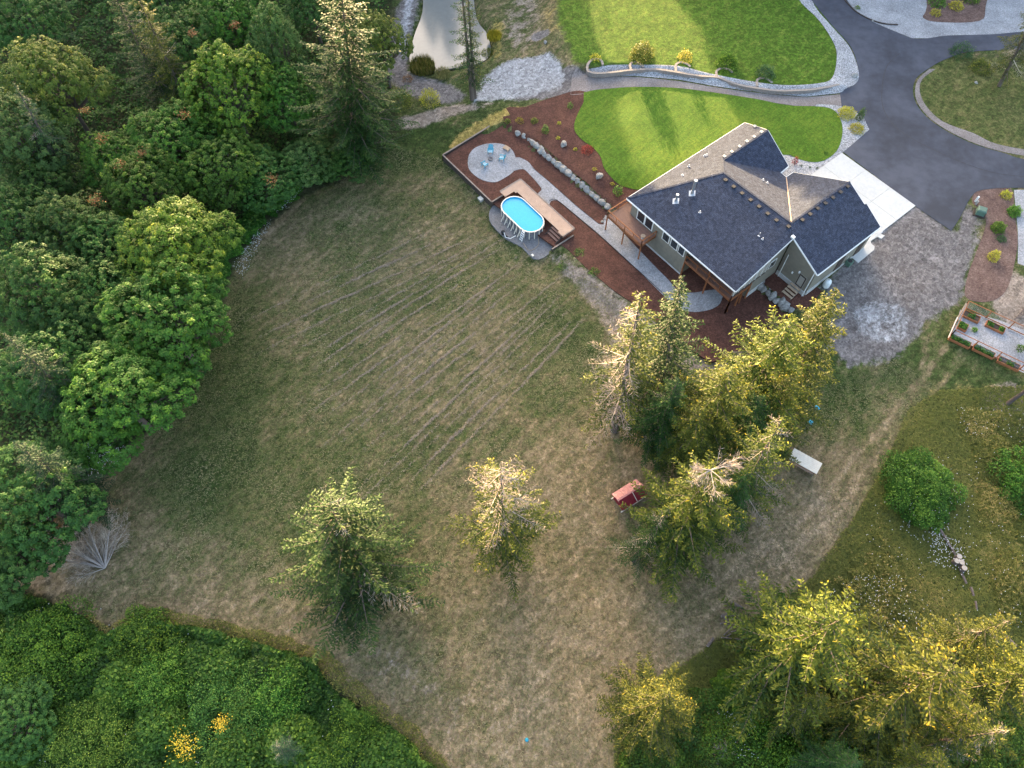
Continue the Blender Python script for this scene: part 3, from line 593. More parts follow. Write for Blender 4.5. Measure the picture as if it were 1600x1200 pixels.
window((1.75,.6), (4.75,.6), 4.05, 6.15, 2, 'patio_door')
for a, b in ((6.55,7.85),(8.05,9.35),(9.5,10.6)): window((a,.6), (b,.6), 4.35, 6.1)
window((12,4.5), (14.4,4.5), 4.0, 6.1, 2, 'patio_door'); window((15.4,4.5), (17.6,4.5), 4.7, 6.1, 2); window((12.4,4.5), (14.2,4.5), 1.2, 3.1, 2, 'patio_door')
window((2.0,.6),(4.4,.6), 1.3, 3.2, 2);
for v in (4, 9, 14, 18): window((.55, v + 1.7), (.55, v), 4.6, 6.0, 2)
window((19.0,7.2),(19.0,8.5), 4.8, 6.2, 1)
d_ = panel('door', (22.15,9.9), (23.2,9.9), 2.9, 5.0, .04, house, M['darkwood'], .07)
panel('door_panel', (22.3,9.9), (23.05,9.9), 3.1, 4.8, .085, d_, M['panel'], .02)
panel('door_panel', (22.08,9.9), (23.27,9.9), 2.85, 5.08, .02, d_, M['panel'], .03)
for v in (20.6, 16.6):
    panel('garage_side_door' if v > 18 else 'door', (24.0, v - 1.6), (24.0, v - .2), 3.1, 5.3, .05, house, M['darkwood'])
for s in (23.3, 19.1, 14.9): panel('garage_door', (s, 21.3), (s - 3.6, 21.3), 3.1, 5.6, .03, house, M['white'])
for s, v, z in [(5.6,.45,6.3),(22.0,9.75,5.2),(21.2,9.75,4.3)]:
    q = LW(s, v); mb = MB(); mb.box((*q, z), (.18,.18,.26), _a); mb.build('wall_lamp', M['white'], house)
q = LW(18.9,9.7); mb = MB(); mb.tube([(*LW(19.7,9.72),1.9),(*LW(19.7,9.72),6.5)], .06); mb.tube([(*LW(23.8,9.72),2.0),(*LW(23.8,9.72),6.9)], .06); mb.build('downspout', M['white'], house)

# elevated deck (part of the house)
def deck(s0, s1, v0, v1, z, name='deck', extra=None, ret=None):
    d = props(bpy.data.objects.new(name, None)); col.objects.link(d); d.parent = house
    nb = int(round((v1 - v0) / .145)) if (s1 - s0) > (v1 - v0) else int(round((v1 - v0) / .145))
    for i in range(nb):
        v = v0 + (i + .5) * (v1 - v0) / nb; mb = MB(); j = z + random.uniform(-.004, .004)
        mb.beam((*LW(s0, v), j), (*LW(s1, v), j), (v1 - v0) / nb - .012, .04); mb.build('deck_board', M['deckbrown'], d)
    return d
def rail(d, pts, z, post_every=1.75, feet=True, zf=1.0, mt='cedar'):
    for (p, q) in zip(pts[:-1], pts[1:]):
        P, Q = LW(*p), LW(*q); L = np.linalg.norm(Q - P); n = max(1, round(L / post_every))
        mb = MB(); mb.beam((*P, z + 1.02), (*Q, z + 1.02), .14, .045); mb.build('top_rail', M[mt], d)
        mb = MB(); mb.beam((*P, z + .12), (*Q, z + .12), .05, .07); mb.build('bottom_rail', M[mt], d)
        mb = MB(); mb.beam((*P, z - .18), (*Q, z - .18), .06, .26); mb.build('rim_board', M[mt], d)
        mb = MB()
        for zz in np.arange(.25, .95, .12): mb.tube([(*P, z + zz), (*Q, z + zz)], .004, 4)
        mb.build('rail_cable', M['ventdark'], d, kind='stuff')
        for i in range(n + 1):
            r_ = P + (Q - P) * i / n; foot = feet and (i in (0, n) or i == n // 2)
            mb = MB(); mb.beam((*r_, z - .3), (*r_, z + 1.0), .10); mb.build('rail_post', M[mt], d)
            if foot: mb = MB(); mb.beam((*r_, zf - .1), (*r_, z - .3), .16); mb.build('post', M[mt], d)
dk = deck(-1.05, 5.55, -2.1, .5, 3.9); deck2 = None
for i in range(10):
    s = -.98 + i * .155; mb = MB(); mb.beam((*LW(s, .52), 3.9), (*LW(s, 1.7), 3.9), .14, .04); mb.build('deck_board', M['deckbrown'], dk)
rail(dk, [(-1.05,-2.1),(5.55,-2.1)], 3.9, 1.65); rail(dk, [(5.55,-2.1),(5.55,.5)], 3.9, 1.3, False); rail(dk, [(-1.05,1.7),(-1.05,-2.1)], 3.9, 1.9, False); rail(dk, [(.5,1.7),(-1.05,1.7)], 3.9, 1.5, False)
dk2 = deck(11.0, 19.0, .55, 4.4, 3.9, 'porch_deck'); rail(dk2, [(11.0,.6),(19.05,.6)], 3.9, 2.0); rail(dk2, [(19.05,.6),(19.05,4.4)], 3.9, 1.9)
for s in (15, 19.0):
    mb = MB(); mb.beam((*LW(s, .62), 4.9), (*LW(s, .62), 6.6), .16); mb.build('roof_post', M['cedar'], house)
mb = MB(); mb.beam((*LW(19.05,1.1),1.0), (*LW(18.9,.65),2.6), .14); mb.beam((*LW(19.1,3.2),1.0), (*LW(19.0,3.0),3.6), .14); mb.build('brace', M['cedar'], house)

# wooden steps by the garage door
sp = W(*r1(1062,905), 2.4); sb = WL(sp)
st = thing('wooden_steps', 'short flight of four open timber treads below the dark side door of the garage wing', 'steps', (*LW(22.4, 8.8), 1.9))
for i in range(4):
    v = 9.55 - i * .42; z = 2.85 - i * .22; mb = MB(); mb.beam((*LW(21.7, v), z), (*LW(23.3, v), z), .34, .05); mb.build('tread', M['oldwood'], st)
for s in (21.75, 23.25):
    mb = MB(); mb.beam((*LW(s, 9.75), 2.75), (*LW(s, 8.1), 1.9), .05, .22); mb.build('stringer', M['greywood'], st)
# AC unit
q = W(*r1(1312,772), 3.2); ac = thing('condenser_unit', 'grey metal air conditioner unit against the garage wall by the paved doorstep', 'air conditioner', (*q, 2.85))
mb = MB(); mb.box((*q, 3.25), (.75,.75,.8), _a); mb.build('cabinet', M['ubox'], ac); mb = MB(); mb.tube([(*q,3.65),(*q,3.70)], .3, 16); mb.build('fan_grille', M['ventdark'], ac)
mb = MB(); mb.tube([(*(q + A2 * -.5), 3.1), (*(q + A2 * -.5), 4.2)], .05); mb.build('pipe', M['white'], ac)
# white tank
q = G(1290, 447); tk = thing('storage_tank', 'upright white rounded tank on the gravel beside the garage corner', 'tank', q)
mb = MB(); mb.tube([(q[0],q[1],q[2]+z) for z in (0,.05,.95,1.15,1.28,1.32)], [.42,.45,.45,.38,.22,.05], 20); mb.build('shell', M['tank'], tk, smooth=True)
mb = MB(); mb.tube([(q[0],q[1],q[2]+1.3),(q[0],q[1],q[2]+1.42)], .1, 10); mb.build('valve_cap', M['metal'], tk)

# ---------------------------------------------------------------- rocks
def rock(seed, sx, sy, sz):
    import bmesh
    r = np.random.default_rng(seed); bm = bmesh.new(); bmesh.ops.create_icosphere(bm, subdivisions=3, radius=1)
    cuts = r.normal(size=(9, 3)); cuts /= np.linalg.norm(cuts, axis=1)[:, None]; cd = r.uniform(.62, .9, 9)
    for v in bm.verts:
        p = np.array(v.co)
        for c, d in zip(cuts, cd):
            e = p @ c
            if e > d: p = p - c * (e - d) * .92
        p *= 1 + .04 * math.sin(p[0] * 9 + seed) * math.sin(p[1] * 8 + p[2] * 7); v.co = (p[0] * sx, p[1] * sy, p[2] * sz)
    me = bpy.data.meshes.new('boulder'); bm.to_mesh(me); bm.free(); me.materials.append(M['stone']); return me
ROCKS = [rock(i, .62, .46, .44) for i in range(7)]
rw = thing('boulder_wall', 'long low row of grey boulders edging the upper mulch bed above the gravel path', 'rock wall', (*LW(-14, .2), 1.0))
rwp = [(680 + x / 5, 140 + y / 5) for x, y in [(645,342),(697,362),(740,388),(766,412),(794,442),(826,472),(858,500),(893,530),(930,560),(965,588),(1000,618),(1040,650),(1083,685),(1120,715),(1155,748),(1190,775),(1228,815),(1262,845),(1300,878),(1345,912)]]
for i, (x, y) in enumerate(rwp):
    q = W(x, y, 1.4); o = link('boulder', ROCKS[i % 7], rw); o.location = np.array([*q, 1.36]) - rootloc(rw); s = random.uniform(1.02, 1.35) if i > 2 else .95
    o.rotation_euler = (random.uniform(-.3,.3), random.uniform(-.2,.2), _a + random.uniform(-.35, .35)); o.scale = (s, s, s * random.uniform(.9, 1.2))
for x, y in [(1305,1030),(1325,1010),(1345,990)]:
    q = W(680 + x / 5, 140 + y / 5, 1.1); o = link('boulder', ROCKS[int(x) % 7], rw); o.location = np.array([*q, 1.05]) - rootloc(rw); o.scale = (.45,.45,.4); o.rotation_euler = (0,0,x)
rw2 = thing('boulder_wall', 'short stack of big grey boulders holding the mulch between covered deck and garage steps', 'rock wall', (*LW(21, 7.2), 1.0))
for i, (x, y) in enumerate([(885,885),(905,898),(925,915),(945,938),(965,950),(985,968),(1005,985),(1020,990),(895,865),(930,895),(955,925),(990,955),(1010,970),(1035,1000)]):
    q = W(*r1(x, y), 1.5); o = link('boulder', ROCKS[(i * 3) % 7], rw2); o.location = np.array([*q, 1.35 + .2 * (i > 7)]) - rootloc(rw2); s = random.uniform(.8, 1.15)
    o.rotation_euler = (random.uniform(-.3,.3), random.uniform(-.3,.3), i); o.scale = (s, s, s * 1.15)
def lone_rock(px, py, s, lab, i=0):
    q = G(px, py); o = link('boulder', ROCKS[i], None, (q[0], q[1], q[2] + .2 * s)); o.scale = (s, s, s * 1.1); o.rotation_euler = (0, 0, i * 1.7); props(o, lab, 'boulder')
lone_rock(880.5, 227, 1.05, 'grey boulder in the mulch bed next to the red-leaved shrub', 1)
lone_rock(936, 277, 1.05, 'grey boulder in the mulch bed nearest to the house corner', 4)
lone_rock(1525, 130, .5, 'small white stone on the grass island under the leaning fir', 5)
lone_rock(1335, 120, .9, 'tan flat boulder at the tip of the rounded gravel verge', 2)
lone_rock(852, 67, .6, 'small pale rock beside the dark patch near the pond', 3)
lone_rock(1364, 33, .45, 'small tan stone in the gravel edge across the driveway', 6)

# ---------------------------------------------------------------- timber wall round the terrace
tw = thing('timber_retaining_wall', 'dark timber retaining wall boxing in the mulch terrace and fire-pit patio', 'retaining wall', (*LW(-20, -11.4), 0))
def twall(p, q, z0, z1, th=.09):
    L = math.dist(p, q); n = max(1, round(L / 2.3)); P, Q = np.array(p), np.array(q); rows = 4
    for i in range(n):
        a, b = LW(*(P + (Q - P) * i / n)), LW(*(P + (Q - P) * (i + 1) / n))
        for r_ in range(rows):
            zz = z0 + (r_ + .5) * (z1 - z0) / rows; mb = MB(); mb.beam((*a, zz), (*b, zz), th + random.uniform(0, .015), (z1 - z0) / rows - .02); mb.build('timber_board', M['darkwood'], tw)
        mb = MB(); mb.beam((*a, z0 - .2), (*a, z1 + .05), .16); mb.build('post', M['darkwood'], tw)
        mb = MB(); mb.beam((*a, z1 + .03), (*b, z1 + .03), .2, .05); mb.build('cap_board', M['greywood'], tw)
twall((-26.5,-11.4), (-14.7,-11.4), -.05, 1.3); twall((-26.5,-11.4), (-27.0,1.3), .4, 1.3); twall((-14.7,-11.4), (-14.7,-9.2), -.05, 1.4); twall((-3.0,-6.3), (-3.0,-10.2), .3, 1.2)

# ---------------------------------------------------------------- pool deck, pool
z = 2.05
pn, pe = WL(W(812.3,278.7,z)), WL(W(896.8,357.6,z)); pw = WL(W(783,301,z)); ps = WL(W(875,372.5,z))
S0, S1, V1 = -15.0, pe[0], (pn[1] + pe[1]) / 2; poolc = WL(W(816.3,334.5,z - .1)); PLn, PWd = 7.35, 3.75
pvb = poolc[1] + PWd / 2 + .12
pd = thing('pool_deck', 'tan board platform wrapped round the upper side of the oval pool', 'deck', (*LW(-9, -7.5), 1.0))
nb = 20; vtop = V1
v = vtop; bi = 0
while v > pw[1]:
    s_end = S1 if v > pvb else poolc[0] - PLn / 2 + (0.15 if v > pvb - .3 else -.25 - .0 * v)
    if v > pvb or s_end - S0 > .4:
        mb = MB(); mb.beam((*LW(S0, v - .07), z + random.uniform(-.003,.003)), (*LW(min(s_end, S1), v - .07), z), .133, .04); mb.build('deck_board', M['decktan'], pd)
    v -= .145
# landing next to the steps
v = pvb
while v > ps[1] + .6:
    mb = MB(); mb.beam((*LW(poolc[0] + PLn / 2 + 1.9, v - .07), z), (*LW(S1, v - .07), z), .133, .04); mb.build('deck_board', M['decktan'], pd); v -= .145
for a, b in [((S0,V1+.04),(S1,V1+.04)),((S1+.04,V1+.04),(S1+.04,ps[1]+.5)),((S0-.04,V1),(S0-.04,pw[1]))]:
    mb = MB(); mb.beam((*LW(*a), z - .15), (*LW(*b), z - .15), .05, .42); mb.build('rim_board', M['deckbrown'], pd)
    mb = MB(); mb.beam((*LW(*a), z + .05), (*LW(*b), z + .05), .16, .05); mb.build('curb_board', M['greywood'], pd)
for s in np.linspace(S0 + .3, S1 - .3, 6):
    mb = MB(); mb.beam((*LW(s, pvb + .15), .5), (*LW(s, pvb + .15), z - .1), .12); mb.build('post', M['darkwood'], pd)
for i in range(5):                                     # stairs going down to the slab
    s_a = poolc[0] + PLn / 2 + .55; zz = z - .28 * (i + 1); vv = pvb - .35 * (i + .5)
    mb = MB(); mb.beam((*LW(s_a, vv), zz), (*LW(s_a + 2.1, vv), zz), .33, .05); mb.build('stair_tread', M['deckbrown'], pd)
for s in (poolc[0] + PLn / 2 + .5, poolc[0] + PLn / 2 + 2.7):
    mb = MB(); mb.beam((*LW(s, pvb + .05), z - .2), (*LW(s, pvb - 1.8), .62), .06, .3); mb.build('stair_stringer', M['darkwood'], pd)
def oval(L, Wd, n=20):
    o = []; r = Wd / 2; h = L / 2 - r
    for i in range(n // 2 + 1): a = -math.pi / 2 + math.pi * i / (n // 2); o.append((poolc[0] + h + r * math.cos(a), poolc[1] + r * math.sin(a)))
    for i in range(n // 2 + 1): a = math.pi / 2 + math.pi * i / (n // 2); o.append((poolc[0] - h + r * math.cos(a), poolc[1] + r * math.sin(a)))
    return o
pool = thing('swimming_pool', 'oval above-ground pool with bright blue water and grey ribbed wall', 'pool', (*LW(*poolc), .5))
def ring(o_out, o_in, z0, z1):
    mb = MB(); n = len(o_out); V = [(*LW(*p), z0) for p in o_out] + [(*LW(*p), z1) for p in o_out] + [(*LW(*p), z1) for p in o_in] + [(*LW(*p), z0) for p in o_in]
    Fs = []
    for i in range(n):
        j = (i + 1) % n
        for k in range(4): Fs.append([k * n + i, k * n + j, ((k + 1) % 4) * n + j, ((k + 1) % 4) * n + i])
    return mb.add(V, Fs)
ring(oval(PLn - .12, PWd - .12), oval(PLn - .2, PWd - .2), .5, 1.95).build('pool_wall', M['poolwall'], pool)
ring(oval(PLn + .06, PWd + .06), oval(PLn - .26, PWd - .26), 1.95, 2.0).build('rim', M['offwhite'], pool)
ring(oval(PLn - .21, PWd - .21), oval(PLn - .24, PWd - .24), .9, 1.94).build('liner', M['poolwater'], pool)
mb = MB(); mb.prism([LW(*p) for p in oval(PLn - .22, PWd - .22)], 1.6, 1.78); mb.build('water', M['poolwater'], pool)
for i, p in enumerate(oval(PLn - .02, PWd - .02, 16)):
    mb = MB(); q = LW(*p); mb.beam((*q, .5), (*q, 1.96), .1); mb.build('support', M['offwhite'], pool)
for s in np.linspace(-1.8, 1.8, 6):
    mb = MB(); mb.beam((*LW(poolc[0] + s, poolc[1] - PWd / 2 - .5), .5), (*LW(poolc[0] + s, poolc[1] - PWd / 2), 1.5), .09); mb.beam((*LW(poolc[0] + s, poolc[1] - PWd / 2 - .02), .5), (*LW(poolc[0] + s, poolc[1] - PWd / 2 - .02), 1.95), .1); mb.build('buttress', M['offwhite'], pool)
lad = thing('pool_ladder', 'white ladder leaning on the outer wall of the oval pool', 'ladder', (*LW(poolc[0] + 2.3, poolc[1] - 2.1), .5))
for ds in (0, .5):
    mb = MB(); mb.beam((*LW(poolc[0] + 2.35 + ds, poolc[1] - PWd / 2 - .55), .5), (*LW(poolc[0] + 2.35 + ds, poolc[1] - PWd / 2 - .05), 2.4), .06); mb.build('side_rail', M['white'], lad)
for k in range(5):
    f_ = (k + .5) / 5.4; mb = MB(); o1 = LW(poolc[0] + 2.35, poolc[1] - PWd / 2 - .55 + .5 * f_); o2 = LW(poolc[0] + 2.85, poolc[1] - PWd / 2 - .55 + .5 * f_)
    mb.beam((*o1, .5 + 1.9 * f_), (*o2, .5 + 1.9 * f_), .12, .05); mb.build('rung', M['white'], lad)
q = W(786, 363, .8); pf = thing('pool_pump', 'black pool pump and sand filter with a white hose beside the pool wall', 'pump', (*q, .5))
mb = MB(); mb.tube([(*q,.5),(*q,.6),(*q,1.0),(*q,1.15)], [.26,.28,.28,.12], 12); mb.build('filter_tank', M['black'], pf)
mb = MB(); mb.tube([(*(q + A2*.55),.65),(*(q + A2*1.0),.65)], .13, 10); mb.build('motor', M['black'], pf)
mb = MB(); mb.tube([(*(q + A2*.2),1.0),(*(q + A2*.9 - B2*.25),.75),(*(q + A2*1.5 + B2*.1),.8),(*(q + A2*1.9 + B2*.7),1.3)], .05, 8); mb.build('hose', M['white'], pf)
hp = spline([W(840,368,.55),W(842,380,.55),W(836,388,.55),W(826,391,.55),W(818,380,.55)], 5, False); mb = MB(); mb.tube([(*p,.55) for p in hp], .035, 6)
props(mb.build('garden_hose', M['oldwood'], None), 'pale hose snaking over the paving at the foot of the pool stairs', 'hose')
for (x, y, zz, lab) in [(751,313,.1,'white and grey box on the grass outside the timber wall'), (832,400,.55,'small white box on the corner of the pool paving')]:
    q = W(x, y, zz); t_ = thing('equipment_box', lab, 'box', (*q, zz)); mb = MB(); k_ = 1 if x < 800 else .5; mb.box((*q, zz + .2 * k_), (.7 * k_, .5 * k_, .4 * k_), _a); mb.build('body', M['ventlight'], t_); mb = MB(); mb.box((*q, zz + .42 * k_), (.76 * k_, .56 * k_, .05), _a); mb.build('lid', M['offwhite'], t_)

# ---------------------------------------------------------------- patio furniture
def adirondack(px, py, face, lab):
    q = W(px, py, 1.4); t_ = thing('garden_chair', lab, 'chair', (*q, 1.075), face)
    def part(name, mt, fn, **k): mb = MB(); fn(mb); o = link(name, mesh_np(name, np.array(mb.v), mb.f, mt), t_); return o
    part('seat', M['tealw'], lambda m: m.hexa([(-.3,-.28,.30),(.3,-.28,.30),(.3,.32,.36),(-.3,.32,.36)], [(-.3,-.28,.34),(.3,-.28,.34),(.3,.32,.40),(-.3,.32,.40)]))
    for i in range(5):
        x = -.26 + i * .13; part('back_slat', M['teal'], lambda m: m.beam((x, -.26, .3), (x * 1.15, -.62, 1.0 + .05 * (2 - abs(i - 2))), .115, .025, up=(0, 1, 0)))
    for s in (-1, 1):
        part('armrest', M['teal'], lambda m: m.box((s * .37, .0, .58), (.14, .75, .03))); part('leg', M['teal'], lambda m: m.beam((s * .35, .3, 0), (s * .35, .3, .57), .06)); part('leg', M['teal'], lambda m: m.beam((s * .35, -.4, 0), (s * .33, -.25, .57), .06))
adirondack(766.5, 236, R(175), 'turquoise slatted garden chair standing farthest from the pool on the gravel patio')
adirondack(784, 247, R(80), 'turquoise slatted garden chair on the path side of the fire pit')
adirondack(757.5, 257, R(-45), 'turquoise slatted garden chair nearest to the dark timber wall')
q = W(766.5, 248.5, 1.1); fp = thing('fire_pit', 'small round stone fire pit in the middle of the gravel patio', 'fire pit', (*q, 1.075))
for k in range(9):
    a = 2 * math.pi * k / 9; mb = MB(); mb.box((q[0] + .3 * math.cos(a), q[1] + .3 * math.sin(a), 1.17), (.2, .14, .18), a + math.pi / 2); mb.build('stone', M['block'], fp)
q = W(791.5, 232, 1.3); bn = thing('low_table', 'low weathered wooden crate table at the edge of the gravel patio', 'table', (*q, 1.075), R(-40))
for k in range(4):
    mb = MB(); mb.box((0, -.27 + k * .18, .38), (1.0, .15, .03)); o = link('slat', mesh_np('slat', np.array(mb.v), mb.f, M['oldwood']), bn)
for a in (-.42, .42):
    mb = MB(); mb.box((a, 0, .18), (.06, .6, .36)); link('leg', mesh_np('leg', np.array(mb.v), mb.f, M['oldwood']), bn)
# spool table on the deck
q = W(930 + 598 / 8, 290 + 628 / 8, 4.4); stb = thing('round_table', 'small round pale metal table on the elevated deck by the rail', 'table', (*q, 3.92))
mb = MB(); mb.tube([(*q,4.38),(*q,4.42)], .32, 16); mb.build('tabletop', M['oldwood'], stb); mb = MB(); mb.tube([(*q,3.92),(*q,4.38)], .05, 8); mb.tube([(*q,3.92),(*q,3.95)], .22, 12); mb.build('pedestal', M['metal'], stb)

# ---------------------------------------------------------------- scalloped block wall along the lane
bw = thing('block_retaining_wall', 'low tan block retaining wall with scalloped planter bays along the gravel lane', 'retaining wall', (*G(1120, 130)[:2], 3.0))
def r6(x, y): return 860 + x / 3.2, 60 + y / 3.2
chains = [[(262,133),(255,112),(232,102),(205,110),(185,135),(188,165),(225,175),(300,172),(400,160),(520,155),(620,168),(700,182),(760,190),(835,195),(880,212),(950,235),(1035,250),(1130,262),(1220,262),(1320,255),(1445,232)],
          [(402,155),(398,132),(418,118),(445,128),(470,150)],[(628,165),(626,135),(650,120),(685,130),(705,150)],[(832,190),(830,165),(858,150),(895,158),(912,178)],[(1036,242),(1032,212),(1055,198),(1090,208),(1110,225)]]
mb = MB(); mc = MB()
for ch in chains:
    pts = spline([W(*r6(x, y), 3.55) for x, y in ch], 12, False); acc = 0; last = pts[0]; out = [pts[0]]
    for p in pts[1:]:
        if np.linalg.norm(p - out[-1]) >= .42: out.append(p)
    for a, b in zip(out[:-1], out[1:]):
        d = (b - a) / np.linalg.norm(b - a)
        for k in range(3):
            sh = d * (.2 if k % 2 else 0); a_, b_ = a + sh + d * .01, b + sh - d * .01; zz = 3.02 + k * .2
            mb.beam((*a_, zz), (*b_, zz), .28 + random.uniform(-.02, .02), .19)
        mc.beam((*(a + d * .01), 3.6), (*(b - d * .01), 3.6), .36, .09)
mb.build('wall_block', M['block'], bw, kind='stuff'); mc.build('cap_block', M['cap'], bw, kind='stuff')
# thin curved steel edging opposite
ed = spline([W(a, b, 3.3) for a, b in [(1312,-10),(1323,4),(1337,18),(1358,30),(1380,37),(1403,39)]], 5, False); mb = MB()
for a, b in zip(ed[:-1], ed[1:]): mb.beam((*a, 3.33), (*b, 3.33), .08, .22)
props(mb.build('garden_edging', M['darkwood'], None), 'thin dark curved edging strip in the gravel across the driveway', 'edging')
# mulch bed edging (thin dark steel) along path
for nm_, pts_ in (('rock wall side of the path', [(832,262),(862,287),(900,321),(936,350)]), ('pool side of the path', [(858,314),(866,311),(878,318),(905,341),(935,366),(970,398),(1010,434),(1045,467)])):
    e_ = spline([W(a, b, 1.1) for a, b in pts_], 4, False); mb = MB()
    for a, b in zip(e_[:-1], e_[1:]): mb.beam((*a, 1.06), (*b, 1.06), .05, .14)
    props(mb.build('path_edging', M['ventdark'], None), 'thin black edging on the ' + nm_, 'edging')

# ---------------------------------------------------------------- utility boxes
q = G(1530, 334); ub = thing('utility_box', 'green metal transformer box on a dark pad beside the asphalt', 'utility box', q, R(-25))
def loc(t_, name, mt, fn, **k): mb = MB(); fn(mb); o = link(name, mesh_np(name, np.array(mb.v), mb.f, mt), t_); return props(o, **k)
loc(ub, 'pad', M['soil'], lambda m: m.box((0,0,.06), (1.6,1.4,.14))); loc(ub, 'cabinet', M['ubox'], lambda m: m.box((0,0,.5), (1.1,1.0,.75))); loc(ub, 'lid', M['ubox'], lambda m: m.hexa([(-.6,-.55,.88),(.6,-.55,.88),(.6,.55,.88),(-.6,.55,.88)], [(-.45,-.4,1.02),(.45,-.4,1.02),(.45,.4,1.02),(-.45,.4,1.02)]))
q = G(1524, 316); mp_ = thing('utility_post', 'pair of short white and grey pedestal posts behind the green utility box', 'utility post', q, R(30))
loc(mp_, 'post', M['white'], lambda m: m.beam((.05,.1,0), (.05,.1,1.0), .22)); loc(mp_, 'post', M['ventlight'], lambda m: m.beam((-.25,-.3,0), (-.25,-.3,.7), .2))
for i, (x, y, lab) in enumerate([(1277,637,'round turquoise lid on the dry grass just right of the golden firs'),(1266,660,'turquoise lid half hidden under the lowest golden fir branches'),(823,1156,'small teal marker lid on the bare grass near the lower edge of the field')]):
    q = G(x, y); t_ = thing('septic_lid', lab, 'lid', q); s = 1 if i < 2 else .6
    mb = MB(); mb.tube([(q[0],q[1],q[2]-.05),(q[0],q[1],q[2]+.14),(q[0],q[1],q[2]+.2)], [.3*s,.3*s,.18*s], 14); mb.build('cover', M['teal'], t_, smooth=False); mb = MB(); mb.tube([(q[0],q[1],q[2]-.05),(q[0],q[1],q[2]+.08)], .36*s, 14); mb.build('collar', M['ubox'], t_)

# ---------------------------------------------------------------- red coop and white shelter
q = G(982, 778); d1 = W(995,743,1.5) - W(958,766,1.5); ang = math.atan2(d1[1], d1[0])
sh = thing('chicken_coop', 'small dark red coop with ribbed metal gable roof beside the firs', 'coop', (q[0], q[1], 0.0), ang)
L2 = 1.75; 
for sgn, mt in ((1, 'redsunlit'), (-1, 'redsunlit')):  # far slope gets the sunlit red, near slope the dark red
    base = loc(sh, 'roof_slope', M[mt if sgn > 0 else 'red'], lambda m: m.hexa([(-L2, 0, 1.72), (L2, 0, 1.72), (L2, sgn * 1.15, 1.12), (-L2, sgn * 1.15, 1.12)], [(-L2, 0, 1.76), (L2, 0, 1.76), (L2, sgn * 1.15, 1.16), (-L2, sgn * 1.15, 1.16)]))
    for k in range(12):
        x = -L2 + .08 + k * (2 * L2 - .16) / 11; mb = MB(); mb.beam((x, 0, 1.775), (x, sgn * 1.15, 1.175), .07, .04); r_ = link('roof_rib', mesh_np('roof_rib', np.array(mb.v), mb.f, M[mt if sgn > 0 else 'red']), base)
loc(sh, 'ridge_cap', M['redsunlit'], lambda m: m.beam((-L2 - .02, 0, 1.79), (L2 + .02, 0, 1.79), .22, .05))
loc(sh, 'wall', M['red'], lambda m: m.box((0, 0, .62), (3.1, 1.8, 1.0)))
for s in (-1, 1): loc(sh, 'gable_end', M['offwhite'], lambda m: m.add([(s*1.6,-.95,1.1),(s*1.6,.95,1.1),(s*1.6,0,1.68),(s*1.52,-.95,1.1),(s*1.52,.95,1.1),(s*1.52,0,1.68)], [[0,1,2],[5,4,3],[0,3,4,1],[1,4,5,2],[2,5,3,0]]))
for y in (-.95, .95):
    loc(sh, 'skid', M['offwhite'], lambda m: m.beam((-1.8, y, .06), (1.8, y, .06), .12))
loc(sh, 'trim_board', M['offwhite'], lambda m: m.beam((.2, -.05, 1.8), (.2, -1.17, 1.2), .06, .04))
q = G(1252, 728); d1 = W(1272,716,1.2) - W(1241,699,1.2); ang = math.atan2(d1[1], d1[0])
wt = thing('feed_shelter', 'open timber shelter with a white ribbed roof standing alone on the dry grass', 'shelter', q, ang); wt.scale = (1.2, 1.2, 1.1)
rf = loc(wt, 'roof_panel', M['offwhite'], lambda m: m.hexa([(-1.45,-.62,1.18),(1.45,-.62,1.18),(1.45,.62,1.38),(-1.45,.62,1.38)], [(-1.45,-.62,1.22),(1.45,-.62,1.22),(1.45,.62,1.42),(-1.45,.62,1.42)]))
for k in range(7):
    y = -.54 + k * .18; mb = MB(); zz = 1.30 + y * .161 + .02; mb.beam((-1.45, y, zz), (1.45, y, zz), .05, .035); link('roof_rib', mesh_np('roof_rib', np.array(mb.v), mb.f, M['offwhite']), rf)
for x in (-1.25, 1.25):
    for y in (-.5, .5): loc(wt, 'leg', M['greywood'], lambda m: m.beam((x, y, -.05), (x, y, 1.16 + y * .16), .09))
for y in (-.56, .56): loc(wt, 'fascia', M['cedar'], lambda m: m.beam((-1.4, y, 1.13 + y * .16), (1.4, y, 1.13 + y * .16), .04, .12))
loc(wt, 'shelf', M['greywood'], lambda m: m.box((0, 0, .35), (2.4, .9, .06)))

# ---------------------------------------------------------------- kitchen garden
g0 = W(1484, 526, 2.35); g1 = W(1597, 580, 2.35); gd = (g1 - g0) / np.linalg.norm(g1 - g0); gn = np.array([-gd[1], gd[0]])
def GL(u, v): return g0 + gd * u + gn * v
gf = thing('garden_fence', 'cedar post and wire fence enclosing the raised vegetable beds', 'fence', (*GL(5, 2), 2.3))
depth = float((W(1503, 480, 2.3) - g0) @ gn); Lg = float((g1 - g0) @ gd) + 2.5
def gfence(p, q, n):
    P, Q = np.array(p), np.array(q)
    for i in range(n + 1):
        r_ = GL(*(P + (Q - P) * i / n)); mb = MB(); mb.beam((*r_, 2.2), (*r_, 3.85), .1); mb.build('post', M['cedar'], gf)
    for z_ in (2.5, 3.8):
        mb = MB(); mb.beam((*GL(*p), z_), (*GL(*q), z_), .09, .05) if z_ > 3 else mb.beam((*GL(*p), z_), (*GL(*q), z_), .05, .12); mb.build('rail', M['cedar'], gf)
    mb = MB()
    for z_ in np.arange(2.65, 3.75, .15): mb.tube([(*GL(*p), z_), (*GL(*q), z_)], .006, 3, False)
    mb.build('wire', M['metal'], gf, kind='stuff')
gfence((0,0), (Lg,0), 4); gfence((0,0), (0,depth), 1); gfence((0,depth), (Lg,depth), 4); gfence((Lg,0), (Lg,depth), 1)
